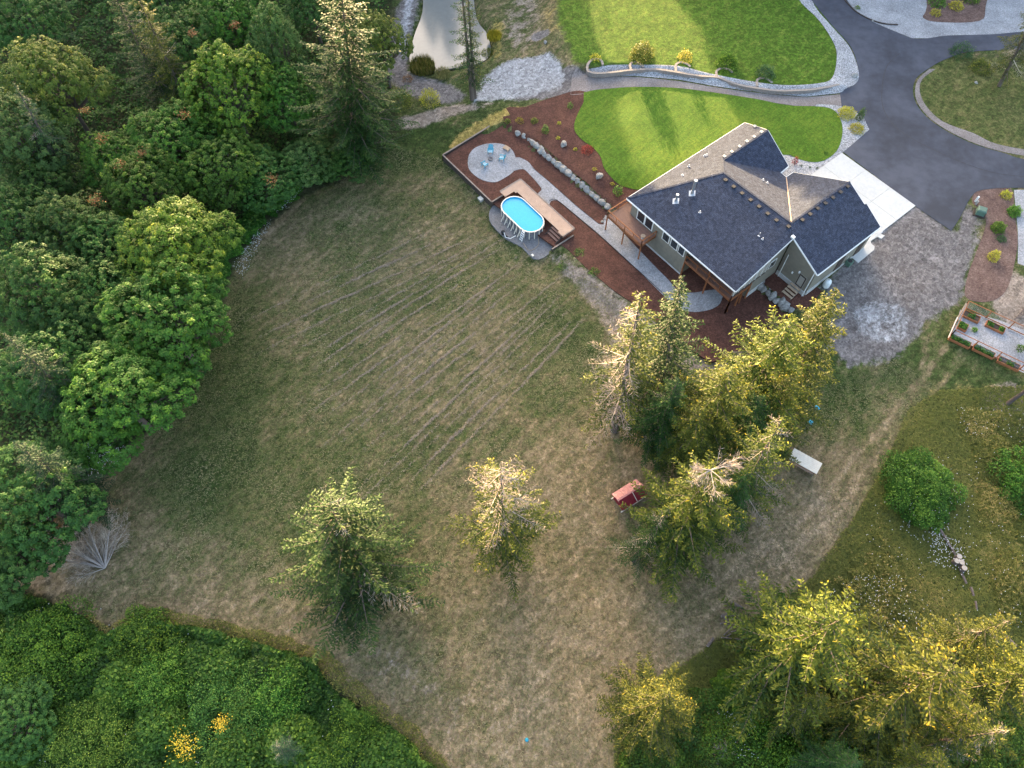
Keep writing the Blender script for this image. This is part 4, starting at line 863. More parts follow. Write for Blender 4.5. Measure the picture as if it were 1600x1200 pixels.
mb = MB(); mb.beam((*GL(-.1,-.3),2.4), (*GL(-.25,depth*.55),2.9), .12, .05); props(mb.build('leaning_board', M['offwhite'], None), 'long pale board leaning on the outside of the garden fence', 'board')
mb = MB(); mb.beam((*GL(-.2,depth*.4),2.45), (*GL(-.1,depth*1.0),3.3), .14, .05); props(mb.build('leaning_board', M['oldwood'], None), 'tan plank lying along the left side of the garden fence', 'board')

# ---------------------------------------------------------------- foliage builders
def rnd(n, a=-1., b=1.): return rng.uniform(a, b, n)
def unit(v): return v / (np.linalg.norm(v, axis=1)[:, None] + 1e-9)
def leaves(C, D, N, L, Wd):
    """rhombic leaves: centre C, length direction D, approx normal N"""
    D = unit(D); S = unit(np.cross(D, N)); L = np.asarray(L).reshape(-1, 1); Wd = np.asarray(Wd).reshape(-1, 1)
    V = np.stack([C - D * L / 2, C + S * Wd / 2, C + D * L / 2, C - S * Wd / 2], 1).reshape(-1, 3)
    n = len(C); return V, np.arange(n * 4).reshape(n, 4)
def bladesmesh(name, C, D, N, L, Wd, tint, mat):
    D = unit(D); S = unit(np.cross(D, N)); L = np.asarray(L).reshape(-1, 1); Wd = np.asarray(Wd).reshape(-1, 1)
    V = np.stack([C - D * L / 2 - S * Wd / 2, C - D * L / 2 + S * Wd / 2, C + D * L / 2], 1).reshape(-1, 3)
    return mesh_np(name, V, np.arange(len(C) * 3).reshape(-1, 3), mat, tint=np.clip(tint, 0, 1))
def leafmesh(name, C, D, N, L, Wd, tint, mat):
    V, Fq = leaves(C, D, N, L, Wd); return mesh_np(name, V, Fq, mat, tint=np.clip(tint, 0, 1))
def conifer(seed, h, Rr, nbr, dead=0.0, base=.08, dens=1.0, sparse_low=0., kind='fir', up=.25, power=.8, deadtop=False, deadaz=None):
    r = np.random.default_rng(seed); C = []; D = []; Nn = []; Ls = []; Ws = []; T = []; twC = []; twD = []; twL = []; wood = MB(); dwood = MB()
    ga = 2.39996
    for k in range(nbr):
        t = base + (1 - base) * ((k + .5) / nbr) ** .92; z = h * t; az = k * ga + r.uniform(-.5, .5)
        prof = min(1, (1 - t) ** power * 1.02 + .02) * (.72 + .28 * min(1, t / .25)); L = Rr * prof * r.uniform(.5, 1.15)
        if L < .25: L = .25
        e0 = -.12 + up * t + (1 - t) * .05 + r.uniform(-.08, .08); dirh = np.array([math.cos(az), math.sin(az)])
        isdead = r.random() < dead
        if deadtop and t > .55 and r.random() < .75: isdead = True
        if deadaz is not None and math.cos(az - deadaz) > .2 and r.random() < .7: isdead = True
        def pos(u):
            u = np.asarray(u); rr = u; zz = z + u * e0 - .36 * (u / L) ** 1.4 * L * .5 + .16 * L * (u / L) ** 3
            return np.stack([dirh[0] * rr, dirh[1] * rr, zz], -1)
        us = np.linspace(0, L, 4); (dwood if isdead else wood).tube(pos(us), [.055 * L / 4 + .02, .04 * L / 4 + .012, .02, .008], 3, False)
        step = .30 * (Rr / 6) ** .5; uu = np.arange(.12 * L, L, step)
        if not len(uu): uu = np.array([L * .5])
        for sgn in (-1, 1):
            bl = (.30 * (L - uu) + .28) * r.uniform(.6, 1.15, len(uu)) * (.55 + .45 * min(1, L / 2)); a2 = az + sgn * r.uniform(.7, 1.1, len(uu))
            for u0, b_, aa in zip(uu, bl, a2):
                nt_ = max(2, int(b_ / .10 * dens)); w_ = (np.arange(nt_) + r.random(nt_)) / nt_ * b_; P0_ = pos(u0)
                droop = -.22 - .25 * r.random(); P_ = P0_[None] + np.stack([np.cos(aa) * w_, np.sin(aa) * w_, droop * w_ ** 1.3 * .6], 1)
                if isdead:
                    twC.append(P0_ + np.array([math.cos(aa), math.sin(aa), droop * .5]) * b_ / 2); twD.append([math.cos(aa), math.sin(aa), droop * .5]); twL.append(b_)
                    kq = max(1, nt_ // 3); 
                    for _q in range(kq):
                        f_ = r.random(); pc = P0_ + np.array([math.cos(aa), math.sin(aa), droop * .5]) * b_ * f_; a3 = aa + r.uniform(-1, 1); twC.append(pc + np.array([math.cos(a3), math.sin(a3), -.2]) * .2); twD.append([math.cos(a3), math.sin(a3), -.2]); twL.append(.45)
                    if r.random() > .18: continue
                if t < sparse_low and r.random() < .6: continue
                C.append(P_ + r.normal(0, .05, P_.shape)); aj = aa + r.uniform(-.7, .7, nt_); D.append(np.stack([np.cos(aj), np.sin(aj), r.uniform(-.55, .15, nt_)], 1))
                Nn.append(np.stack([r.normal(0, .45, nt_), r.normal(0, .45, nt_), np.ones(nt_)], 1)); Ls.append(r.uniform(.22, .40, nt_)); Ws.append(r.uniform(.09, .16, nt_))
                T.append(-.02 + .50 * (u0 / L) ** 1.5 * (.3 + .7 * w_ / b_) + r.normal(0, .12, nt_) + .10 * r.normal() + .32 * t)  # paler toward bough tips (new growth) and treetop, where sunlight is painted in
    C = np.concatenate(C); D = np.concatenate(D); Nn = np.concatenate(Nn); Ls = np.concatenate(Ls); Ws = np.concatenate(Ws); T = np.concatenate(T)
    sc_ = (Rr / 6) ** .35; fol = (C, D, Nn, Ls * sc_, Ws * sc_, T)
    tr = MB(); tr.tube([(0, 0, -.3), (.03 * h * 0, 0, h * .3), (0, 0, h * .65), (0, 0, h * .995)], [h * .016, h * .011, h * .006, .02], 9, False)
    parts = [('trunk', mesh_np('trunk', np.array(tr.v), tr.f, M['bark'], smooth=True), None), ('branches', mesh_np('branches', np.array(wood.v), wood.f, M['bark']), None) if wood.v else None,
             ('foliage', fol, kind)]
    if twC:
        tc = np.array(twC); V, Fq = leaves(tc, np.array(twD), np.tile([0, 0, 1.], (len(tc), 1)) + r.normal(0, .5, tc.shape), np.array(twL), np.full(len(tc), .035)); V2 = np.array(dwood.v); 
        F2 = [list(f) for f in Fq] + [[i + len(V) for i in f] for f in dwood.f]
        parts.append(('dead_twigs', mesh_np('dead_twigs', np.vstack([V, V2]), F2, M['twig'], tint=r.uniform(.2, 1, len(F2))), None))
    return [p for p in parts if p]
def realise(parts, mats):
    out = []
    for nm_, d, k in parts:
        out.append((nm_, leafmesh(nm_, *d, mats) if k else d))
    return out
def broadleaf(seed, Rr, h, nclump=520, leaf=.27, lobes=13, per=34, flat=.75, kind='maple', csize=.42):
    r = np.random.default_rng(seed); zc = h - Rr * flat; cen = []; rad = []
    for k in range(lobes):
        a = k * 2.4 + r.uniform(-.4, .4); q = (k + .5) / lobes; rr = Rr * .74 * math.sqrt(q) * r.uniform(.75, 1.18); zz = zc + Rr * flat * (.55 * (1 - q) - .35 * q) + r.uniform(-1, 1.1)
        cen.append((rr * math.cos(a), rr * math.sin(a), zz)); rad.append(Rr * r.uniform(.20, .40))
    cen = np.array(cen); rad = np.array(rad); w = rad ** 2 / (rad ** 2).sum(); cl = []
    which = r.choice(lobes, nclump * 4, p=w); dv = r.normal(size=(nclump * 4, 3)); dv = unit(dv); dv[:, 2] = np.abs(dv[:, 2]) * 1.0 - .35; dv = unit(dv)
    P = cen[which] + dv * rad[which][:, None] * r.uniform(.88, 1.08, (len(which), 1)); P = P * (1 + r.normal(0, .03, (len(P), 1))); dd = np.linalg.norm(P[:, None] - cen[None], axis=2) / rad[None]; dd[np.arange(len(P)), which] = 9
    keep = dd.min(1) > .86; P = P[keep]; dv = dv[keep]; sel = []
    for i in range(len(P)):
        if len(sel) == 0 or np.min(((P[sel] - P[i]) ** 2).sum(1)) > (csize * 1.25) ** 2: sel.append(i)
        if len(sel) >= nclump: break
    P = P[sel]; dv = dv[sel]; nC = len(P); base = r.normal(0, .13, nC)
    ci = np.repeat(np.arange(nC), per); m = len(ci); a = r.uniform(0, 2 * np.pi, m); rr = np.sqrt(r.random(m)) * csize * r.uniform(.9, 1.2, m)
    nrm = unit(dv[ci] * .6 + np.array([0, 0, .7])); t1 = unit(np.cross(nrm, np.array([.3, .5, .1]))); t2 = np.cross(nrm, t1); rd = t1 * np.cos(a)[:, None] + t2 * np.sin(a)[:, None]
    C = P[ci] + rd * rr[:, None] + nrm * (.28 * (1 - (rr / csize) ** 2) + r.normal(0, .07, m))[:, None] * (csize / .42)
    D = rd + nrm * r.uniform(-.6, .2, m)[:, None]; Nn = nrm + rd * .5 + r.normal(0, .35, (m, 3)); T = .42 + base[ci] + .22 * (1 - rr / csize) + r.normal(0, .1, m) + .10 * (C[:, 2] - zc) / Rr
    # sparse inner leaves, tinted darker to paint in the crown's inner shade
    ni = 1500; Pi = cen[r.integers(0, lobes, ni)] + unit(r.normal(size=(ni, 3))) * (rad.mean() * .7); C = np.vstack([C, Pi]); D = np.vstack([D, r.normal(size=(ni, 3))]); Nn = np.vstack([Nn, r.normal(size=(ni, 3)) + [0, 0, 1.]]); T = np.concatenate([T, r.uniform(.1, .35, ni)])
    L = np.concatenate([r.uniform(.8, 1.25, m) * leaf, r.uniform(1.5, 2.4, ni) * leaf]); Wd = L * .72
    tr = MB(); tr.tube([(0,0,-.3),(0,0,h*.25),(0,0,zc)], [.05*Rr+.05,.04*Rr,.02*Rr], 8, False); wd = MB()
    for c_, rd_ in zip(cen, rad): wd.tube([(0, 0, zc * .55), tuple(np.array([0, 0, zc * .55]) * .4 + c_ * .6 - [0,0,.3]), tuple(c_)], [.03 * Rr, .018 * Rr, .01], 4, False)
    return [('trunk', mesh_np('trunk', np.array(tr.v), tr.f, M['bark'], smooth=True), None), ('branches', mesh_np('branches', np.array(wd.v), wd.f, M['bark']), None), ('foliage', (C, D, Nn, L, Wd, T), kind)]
CACHE = {}
def plant(name, proto, mat, label, cat, loc_, rot=0, scale=1.0, lean=None, group=None, sz=None):
    key = (proto, mat)
    if key not in CACHE: CACHE[key] = realise(PROTO[proto], M[mat])
    t_ = thing(name, label, cat, loc_, rot, group); s = scale; t_.scale = (s, s, s * (sz or 1))
    if lean is not None:
        q = Vector((0, 0, 1)).rotation_difference(Vector(lean).normalized()); t_.rotation_mode = 'QUATERNION'; t_.rotation_quaternion = q @ Quaternion((0, 0, 1), rot)
    for nm_, me in CACHE[key]: link(nm_, me, t_)
    return t_

# ---------------------------------------------------------------- tree kinds
PROTO = {
 'firA': conifer(1, 28, 7.2, 128), 'firB': conifer(2, 26, 6.8, 120), 'firC': conifer(3, 30, 7.5, 128, dead=.05),
 'firOpen': conifer(4, 30, 7.4, 84, dead=.22, base=.16, dens=.8, deadtop=False, up=.15),
 'firHalf': conifer(5, 30, 5.6, 95, dead=.08, deadaz=R(200), base=.10, up=.0, power=.62), 'firTop': conifer(6, 30, 5.4, 85, deadtop=True, dead=.05, base=.08, up=-.05, power=.6),
 'firDense': conifer(7, 24, 8.6, 165, dens=1.1, up=.35, power=.65), 'firThin': conifer(8, 26, 4.4, 72, base=.14, dens=.8, dead=.05),
 'firBroad': conifer(9, 22, 8.2, 112, dens=1.1, up=.5, power=.55),
 'firWide': conifer(21, 20, 9.2, 100, dead=.08, base=.12, up=.40, power=.42, dens=1.2), 'firFlat': conifer(22, 22, 6.8, 95, deadtop=True, dead=.04, base=.10, up=.25, power=.40),
 'mapleA': broadleaf(11, 6.5, 14, 640, lobes=24, leaf=.22, csize=.36), 'mapleB': broadleaf(12, 6.5, 14, 640, lobes=28, leaf=.22, csize=.34), 'mapleC': broadleaf(13, 6.2, 13, 640, leaf=.20, per=32, csize=.30, lobes=30),
 'alderA': broadleaf(14, 4.6, 12, 420, leaf=.16, per=40, csize=.3, lobes=20, flat=1.1), 'alderB': broadleaf(15, 5.5, 13, 520, leaf=.19, per=36, csize=.3, lobes=26, flat=.9),
}
def at(tipx, tipy, z): return W(tipx, tipy, z)
def fir(proto, mat, tip, base, hgt, label, rot=0, wide=1.0, group=None):
    """tip and foot pixels; the height is how tall the tree stands"""
    b = G(*base) if base else None
    h0 = {'firA':28,'firB':26,'firC':30,'firOpen':30,'firHalf':30,'firTop':30,'firDense':24,'firWide':20,'firFlat':22,'firThin':26,'firBroad':22}[proto]
    tw_ = W(*tip, hgt)
    if b is None: b = np.array([*tw_, hz(*tw_)]); lean = None
    else: lean = np.array([tw_[0] - b[0], tw_[1] - b[1], hgt - b[2]])
    Lh = hgt - b[2] if lean is None else np.linalg.norm(lean); s = Lh / h0
    t_ = plant('conifer_tree', proto, mat, label, 'conifer', b, rot, s * wide, lean, group, 1 / wide); return t_
# middle of the field
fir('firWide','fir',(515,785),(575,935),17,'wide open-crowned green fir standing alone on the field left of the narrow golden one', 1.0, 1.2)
fir('firFlat','firsunlit',(782,730),(788,868),20,'narrow golden fir with bleached dead upper branches, alone at the centre of the field', .4, 1.0)
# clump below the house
fir('firHalf','firsunlit',(1003,455),(960,672),27,'half-dead fir with pale bare twigs on its left side and trunk foot showing', 0, 1.3)
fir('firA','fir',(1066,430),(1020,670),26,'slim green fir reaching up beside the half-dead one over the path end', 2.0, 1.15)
fir('firA','firsunlit',(1308,450),(1215,640),25,'gold-tipped fir whose top overhangs the gravel yard right of the clump', .7, 1.2)
fir('firBroad','firsunlit',(1235,505),(1150,660),22,'golden fir crown in the thick of the clump below the garage steps', 4.0, 1.1)
fir('firBroad','firsunlit',(1140,580),(1085,700),19,'green and gold fir in the dense heart of the clump', 3.0, 1.15)
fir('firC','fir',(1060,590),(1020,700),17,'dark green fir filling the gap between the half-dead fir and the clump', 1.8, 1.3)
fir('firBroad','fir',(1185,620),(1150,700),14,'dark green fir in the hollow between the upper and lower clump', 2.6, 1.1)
fir('firBroad','firsunlit',(1095,640),(1065,710),15,'gold-flecked fir bridging the clump left of the hollow', .6, .95)
fir('firBroad','firsunlit',(1238,590),(1185,700),16,'lower golden fir on the right flank of the clump by the turquoise lids', 5.1, .95)
fir('firOpen','firsunlit',(1226,650),(1140,795),24,'slanting fir with pale feathery leader left of the white-roofed shelter', 2.2, 1.1)
fir('firBroad','firsunlit',(1110,738),(1045,850),18,'broad low fir with grey dead twig tuft, right of the red coop', 1.3, 1.2)
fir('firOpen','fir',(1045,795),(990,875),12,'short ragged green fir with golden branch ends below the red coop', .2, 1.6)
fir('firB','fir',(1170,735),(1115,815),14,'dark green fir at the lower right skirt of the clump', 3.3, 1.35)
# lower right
fir('firBroad','firsunlit',(1312,968),None,21,'broad golden-topped fir with rays of branches beside the log pile', .9, 1.15)
fir('firDense','firsunlit',(1045,1085),None,15,'rounded golden fir at the bottom edge below the log pile', 2.0, 1.1)
fir('firBroad','firsunlit',(1490,1045),None,21,'largest golden fir of the lower right corner', 4.4, 1.12)
fir('firB','firsunlit',(1400,1105),None,14,'small orange-tinged fir squeezed between the two broad golden firs', 1.1, 1.2)
fir('firC','firsunlit',(1592,965),None,18,'golden fir cut by the right edge beyond the fallen grey logs', 3.6, .9)
fir('firOpen','firsunlit',(1585,1140),None,18,'open golden fir in the bottom right corner with long bare limbs', 2.9, 1.05)
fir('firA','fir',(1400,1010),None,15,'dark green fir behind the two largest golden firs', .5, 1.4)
fir('firC','firsunlit',(1290,1090),None,12,'shaded fir leaning out below the broad golden-topped one', 2.5, 1.5)
fir('firA','firsunlit',(1540,1110),None,16,'golden fir wedged between the largest one and the corner fir', 3.6, 1.2)
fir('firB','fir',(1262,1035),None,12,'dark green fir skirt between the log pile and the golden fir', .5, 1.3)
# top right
fir('firOpen','firsunlit',(1650,-40),(1561,134),22,'leaning golden fir with a long bare trunk on the grass island', 1.9, 1.0)
fir('firBroad','firsunlit',(1640,1045),None,18,'golden fir mostly outside the right edge above the corner fir', 2.0, 1.0)
fir('firB','firsunlit',(1480,1190),None,15,'golden fir top poking up at the bottom edge near the corner', 5.0, 1.3)
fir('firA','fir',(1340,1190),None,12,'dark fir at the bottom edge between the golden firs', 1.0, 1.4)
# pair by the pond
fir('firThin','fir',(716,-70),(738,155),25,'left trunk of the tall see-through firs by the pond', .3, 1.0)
fir('firThin','firsunlit',(727,-66),(742,153),25,'right trunk of the tall see-through firs by the pond', 2.5, .8)
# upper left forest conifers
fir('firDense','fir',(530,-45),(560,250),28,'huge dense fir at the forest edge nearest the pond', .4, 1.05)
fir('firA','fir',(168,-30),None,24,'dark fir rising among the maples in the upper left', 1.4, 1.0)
fir('firC','firsunlit',(190,-60),None,27,'golden-lit fir behind the dark upper one at the upper left', 3.3, .8)
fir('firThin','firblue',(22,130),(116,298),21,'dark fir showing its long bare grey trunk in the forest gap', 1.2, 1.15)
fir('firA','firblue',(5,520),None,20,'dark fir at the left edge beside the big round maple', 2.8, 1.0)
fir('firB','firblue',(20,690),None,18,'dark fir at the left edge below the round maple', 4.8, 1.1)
def broad(proto, mat, px, py, Rr, hgt, label, rot=None, name='broadleaf_tree'):
    R0 = {'mapleA':6.5,'mapleB':6.5,'mapleC':6.2,'alderA':4.6,'alderB':5.5}[proto]; h0 = {'mapleA':14,'mapleB':14,'mapleC':13,'alderA':12,'alderB':13}[proto]
    c = W(px, py, hgt * .78); s = Rr / R0; zb = hz(*c)
    return plant(name, proto, mat, label, 'tree', (*c, zb), rot if rot is not None else random.uniform(0, 6.28), s, None, None, (hgt - zb) / (h0 * s))
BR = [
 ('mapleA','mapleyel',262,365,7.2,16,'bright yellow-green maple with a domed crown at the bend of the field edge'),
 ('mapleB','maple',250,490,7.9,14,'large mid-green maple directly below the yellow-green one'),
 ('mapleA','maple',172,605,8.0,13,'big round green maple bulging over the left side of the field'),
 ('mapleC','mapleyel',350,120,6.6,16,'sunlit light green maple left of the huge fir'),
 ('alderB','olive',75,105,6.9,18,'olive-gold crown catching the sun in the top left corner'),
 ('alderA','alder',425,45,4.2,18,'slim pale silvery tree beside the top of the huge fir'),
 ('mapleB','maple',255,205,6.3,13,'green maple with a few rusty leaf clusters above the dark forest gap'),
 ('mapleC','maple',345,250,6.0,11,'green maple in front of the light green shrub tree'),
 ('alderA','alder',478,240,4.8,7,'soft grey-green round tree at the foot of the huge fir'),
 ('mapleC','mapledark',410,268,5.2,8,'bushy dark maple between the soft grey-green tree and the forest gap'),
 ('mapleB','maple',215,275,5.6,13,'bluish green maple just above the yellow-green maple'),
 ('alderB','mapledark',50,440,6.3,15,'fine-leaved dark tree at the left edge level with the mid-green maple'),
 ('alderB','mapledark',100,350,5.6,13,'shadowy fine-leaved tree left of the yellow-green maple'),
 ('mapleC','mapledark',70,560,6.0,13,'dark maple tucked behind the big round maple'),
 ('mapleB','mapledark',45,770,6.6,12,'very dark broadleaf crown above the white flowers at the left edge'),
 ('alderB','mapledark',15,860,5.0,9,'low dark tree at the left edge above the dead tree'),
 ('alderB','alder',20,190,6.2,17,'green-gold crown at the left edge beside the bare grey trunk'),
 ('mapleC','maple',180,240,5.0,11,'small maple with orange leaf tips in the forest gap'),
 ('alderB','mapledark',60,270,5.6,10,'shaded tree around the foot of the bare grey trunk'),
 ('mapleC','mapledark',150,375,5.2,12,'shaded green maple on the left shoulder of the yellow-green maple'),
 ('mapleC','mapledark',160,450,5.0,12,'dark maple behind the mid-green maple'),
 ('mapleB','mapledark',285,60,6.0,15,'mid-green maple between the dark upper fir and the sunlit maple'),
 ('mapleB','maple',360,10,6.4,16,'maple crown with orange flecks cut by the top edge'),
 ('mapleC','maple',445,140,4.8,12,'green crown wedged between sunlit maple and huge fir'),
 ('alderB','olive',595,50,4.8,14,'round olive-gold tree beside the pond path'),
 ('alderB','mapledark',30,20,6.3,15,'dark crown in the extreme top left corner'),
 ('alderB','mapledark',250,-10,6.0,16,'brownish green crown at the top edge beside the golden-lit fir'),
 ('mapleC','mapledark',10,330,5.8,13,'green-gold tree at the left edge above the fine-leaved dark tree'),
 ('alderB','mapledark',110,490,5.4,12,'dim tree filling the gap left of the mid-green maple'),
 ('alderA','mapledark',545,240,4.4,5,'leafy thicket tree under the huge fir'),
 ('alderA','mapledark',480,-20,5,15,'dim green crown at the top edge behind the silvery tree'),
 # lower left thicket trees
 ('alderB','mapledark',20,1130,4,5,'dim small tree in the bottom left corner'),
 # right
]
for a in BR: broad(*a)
fir('firThin','firblue',(425,1165),None,9,'small bluish fir poking from the brambles at the bottom edge', 1.0, 1.4)
def thicket(px, py, Rr, hgt, mat, label, seed, n=9000, name='thicket', leaf=.2, cat='bush'):
    q = G(px, py); r = np.random.default_rng(seed); Ps = []; Ds = []; Ns = []; Ts = []
    for k in range(16):
        a = k * 2.4; f = math.sqrt((k + .5) / 16); c = np.array([math.cos(a) * Rr * .8 * f, math.sin(a) * Rr * .8 * f, 0]) * r.uniform(.8, 1.15); rr = Rr * r.uniform(.22, .42); hh = hgt * (1.05 - .5 * f) * r.uniform(.75, 1.1); m = n // 16
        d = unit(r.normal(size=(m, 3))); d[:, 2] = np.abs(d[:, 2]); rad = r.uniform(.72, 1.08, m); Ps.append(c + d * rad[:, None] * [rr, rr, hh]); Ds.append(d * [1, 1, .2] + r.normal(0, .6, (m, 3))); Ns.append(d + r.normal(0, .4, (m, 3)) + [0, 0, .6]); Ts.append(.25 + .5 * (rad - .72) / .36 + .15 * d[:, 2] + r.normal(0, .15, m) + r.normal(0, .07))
    t_ = thing(name, label, cat, q); n = sum(map(len, Ps)); link('foliage', leafmesh('foliage', np.vstack(Ps), np.vstack(Ds), np.vstack(Ns), r.uniform(.6, 1.35, n) * leaf, r.uniform(.5, 1, n) * leaf * .75, np.concatenate(Ts), M[mat]), t_); return t_
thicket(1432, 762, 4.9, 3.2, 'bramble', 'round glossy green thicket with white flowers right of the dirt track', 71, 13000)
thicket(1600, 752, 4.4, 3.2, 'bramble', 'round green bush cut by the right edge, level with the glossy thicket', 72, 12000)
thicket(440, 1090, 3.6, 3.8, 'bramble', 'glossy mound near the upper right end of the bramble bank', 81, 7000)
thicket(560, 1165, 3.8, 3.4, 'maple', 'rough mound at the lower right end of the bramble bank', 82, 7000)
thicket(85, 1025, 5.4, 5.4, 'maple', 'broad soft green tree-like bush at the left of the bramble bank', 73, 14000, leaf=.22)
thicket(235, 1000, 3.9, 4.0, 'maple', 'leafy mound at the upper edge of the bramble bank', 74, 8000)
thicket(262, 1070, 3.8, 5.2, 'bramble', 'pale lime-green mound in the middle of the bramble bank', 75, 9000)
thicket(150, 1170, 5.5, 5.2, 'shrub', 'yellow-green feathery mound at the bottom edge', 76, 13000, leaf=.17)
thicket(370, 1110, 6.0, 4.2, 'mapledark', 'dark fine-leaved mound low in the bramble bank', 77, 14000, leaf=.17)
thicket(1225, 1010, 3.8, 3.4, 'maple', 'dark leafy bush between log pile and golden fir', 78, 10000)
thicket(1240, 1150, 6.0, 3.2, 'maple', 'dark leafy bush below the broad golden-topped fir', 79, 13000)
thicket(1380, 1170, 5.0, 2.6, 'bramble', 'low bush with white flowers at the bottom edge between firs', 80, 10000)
# rusty leaf clusters on the maples
def cluster(px, py, z, r_, n, mat, name, label, cat, leaf=.22):
    c = np.array([*W(px, py, z), z]); P = rng.normal(0, r_ / 2, (n, 3)) * [1, 1, .6]; 
    me = leafmesh(name, P, rng.normal(size=(n, 3)) * [1, 1, .4], rng.normal(0, .5, (n, 3)) + [0, 0, 1], rng.uniform(.7, 1.3, n) * leaf, rng.uniform(.5, .9, n) * leaf, rng.uniform(0, 1, n), M[mat])
    o = link(name, me, None, c); props(o, label, cat); return o
for px, py, z, lab in [(133,172,14.0,'rusty orange branch beside the dark upper fir'),(157,215,12.6,'rust-coloured leaf spray above the dark forest gap'),(222,238,12.8,'orange-brown dying twig on the maple above the gap'),(188,256,12.6,'small rust cluster on the small maple'),(287,178,13.4,'orange leaf spray at the top of the green maple'),(148,312,13.2,'reddish brown leaf spray just left of the yellow-green maple'),(367,38,16.5,'orange leaf spray in the maple at the top edge'),(300,50,15.5,'brownish orange leaves in the mid-green maple near the top edge'),(425,280,10.5,'brown dying twig at the forest edge under the grey-green tree')]:
    cluster(px, py, z, .8, 90, 'rust', 'dying_branch', lab, 'branch')
for px, py, z, r_, lab in [(285,1165,4.6,1.3,'largest patch of yellow broom blossom at the bottom edge'),(345,1130,4.6,.8,'small yellow broom blossom patch in the dark shrub tree')]:
    cluster(px, py, z, r_, int(260 * r_), 'yelflower', 'broom_bush', lab, 'flowering bush', .14)

# ---------------------------------------------------------------- shrubs
def bushmesh(seed, r_, h, n, leaf, mat, ratio=.6, shell=.75, erect=0.):
    r = np.random.default_rng(seed); d = unit(r.normal(size=(n, 3))); d[:, 2] = np.abs(d[:, 2]); lob = 1 + .16 * np.sin(d[:, 0] * 5 + seed) * np.sin(d[:, 1] * 6 + d[:, 2] * 4)
    rad = r.uniform(shell, 1.05, n) * lob; P = d * rad[:, None] * [r_, r_, h]; D = d * [1, 1, .4 + erect] + r.normal(0, .5, (n, 3)) + [0, 0, erect]; N = d + r.normal(0, .4, (n, 3)) + [0, 0, .5]
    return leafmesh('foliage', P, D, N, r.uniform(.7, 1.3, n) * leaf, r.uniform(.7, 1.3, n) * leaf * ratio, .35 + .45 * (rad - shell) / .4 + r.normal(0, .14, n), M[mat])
def bush(px, py, r_, h, mat, label, n=700, leaf=.13, cat='shrub', name='shrub', seed=None, ratio=.6, erect=0., shell=.6, zz=None):
    q = G(px, py) if zz is None else np.array([*W(px, py, zz), zz]); t_ = thing(name, label, cat, q); seed = seed or int(px * 7 + py)
    link('foliage', bushmesh(seed, r_, h, n, leaf, mat, ratio, shell, erect), t_); mb = MB()
    for k in range(5): a = k * 1.3; mb.tube([(0,0,-.05), (math.cos(a) * r_ * .5, math.sin(a) * r_ * .5, h * .6)], [.03, .012], 4, False)
    link('stems', mesh_np('stems', np.array(mb.v), mb.f, M['bark']), t_); return t_
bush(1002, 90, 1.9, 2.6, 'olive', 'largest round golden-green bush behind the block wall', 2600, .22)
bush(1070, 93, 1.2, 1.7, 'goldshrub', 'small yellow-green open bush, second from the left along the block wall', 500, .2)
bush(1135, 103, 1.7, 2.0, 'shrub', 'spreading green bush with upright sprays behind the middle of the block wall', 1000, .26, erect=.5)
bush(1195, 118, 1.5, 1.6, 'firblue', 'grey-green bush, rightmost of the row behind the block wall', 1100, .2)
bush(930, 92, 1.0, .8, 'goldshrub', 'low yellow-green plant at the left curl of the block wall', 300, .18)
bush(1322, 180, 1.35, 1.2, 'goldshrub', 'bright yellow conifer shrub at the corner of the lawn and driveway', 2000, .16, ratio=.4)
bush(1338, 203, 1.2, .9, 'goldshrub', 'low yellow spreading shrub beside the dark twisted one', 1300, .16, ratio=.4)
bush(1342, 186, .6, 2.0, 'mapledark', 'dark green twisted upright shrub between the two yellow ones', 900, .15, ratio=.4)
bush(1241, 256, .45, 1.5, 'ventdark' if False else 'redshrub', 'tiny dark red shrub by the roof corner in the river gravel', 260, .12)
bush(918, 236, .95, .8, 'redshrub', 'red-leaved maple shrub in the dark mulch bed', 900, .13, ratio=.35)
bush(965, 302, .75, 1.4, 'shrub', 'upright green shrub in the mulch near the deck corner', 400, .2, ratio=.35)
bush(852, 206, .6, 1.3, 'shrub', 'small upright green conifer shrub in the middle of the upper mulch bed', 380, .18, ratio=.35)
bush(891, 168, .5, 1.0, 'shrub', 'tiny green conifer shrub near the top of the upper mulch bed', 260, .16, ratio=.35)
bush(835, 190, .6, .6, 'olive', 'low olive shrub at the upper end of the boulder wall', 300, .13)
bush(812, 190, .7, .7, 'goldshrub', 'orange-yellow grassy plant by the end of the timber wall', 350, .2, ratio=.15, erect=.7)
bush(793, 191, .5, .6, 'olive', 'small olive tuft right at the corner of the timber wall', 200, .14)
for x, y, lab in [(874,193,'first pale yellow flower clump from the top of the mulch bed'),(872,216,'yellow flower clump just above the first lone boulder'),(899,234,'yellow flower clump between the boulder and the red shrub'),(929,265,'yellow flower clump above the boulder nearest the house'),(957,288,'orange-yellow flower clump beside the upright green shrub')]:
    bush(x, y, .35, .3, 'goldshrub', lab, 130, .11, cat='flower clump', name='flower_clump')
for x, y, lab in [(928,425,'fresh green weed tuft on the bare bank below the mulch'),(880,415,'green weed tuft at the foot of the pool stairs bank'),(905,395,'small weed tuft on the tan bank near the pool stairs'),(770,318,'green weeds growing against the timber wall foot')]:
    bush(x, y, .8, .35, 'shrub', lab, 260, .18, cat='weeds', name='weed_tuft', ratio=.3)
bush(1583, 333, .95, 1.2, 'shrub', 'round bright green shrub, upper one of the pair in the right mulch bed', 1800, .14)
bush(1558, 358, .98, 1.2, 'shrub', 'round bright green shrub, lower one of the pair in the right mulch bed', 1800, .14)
bush(1570, 307, .8, 1.0, 'goldshrub', 'orange-yellow spiky shrub at the top of the right mulch bed', 500, .25, ratio=.2, erect=.4)
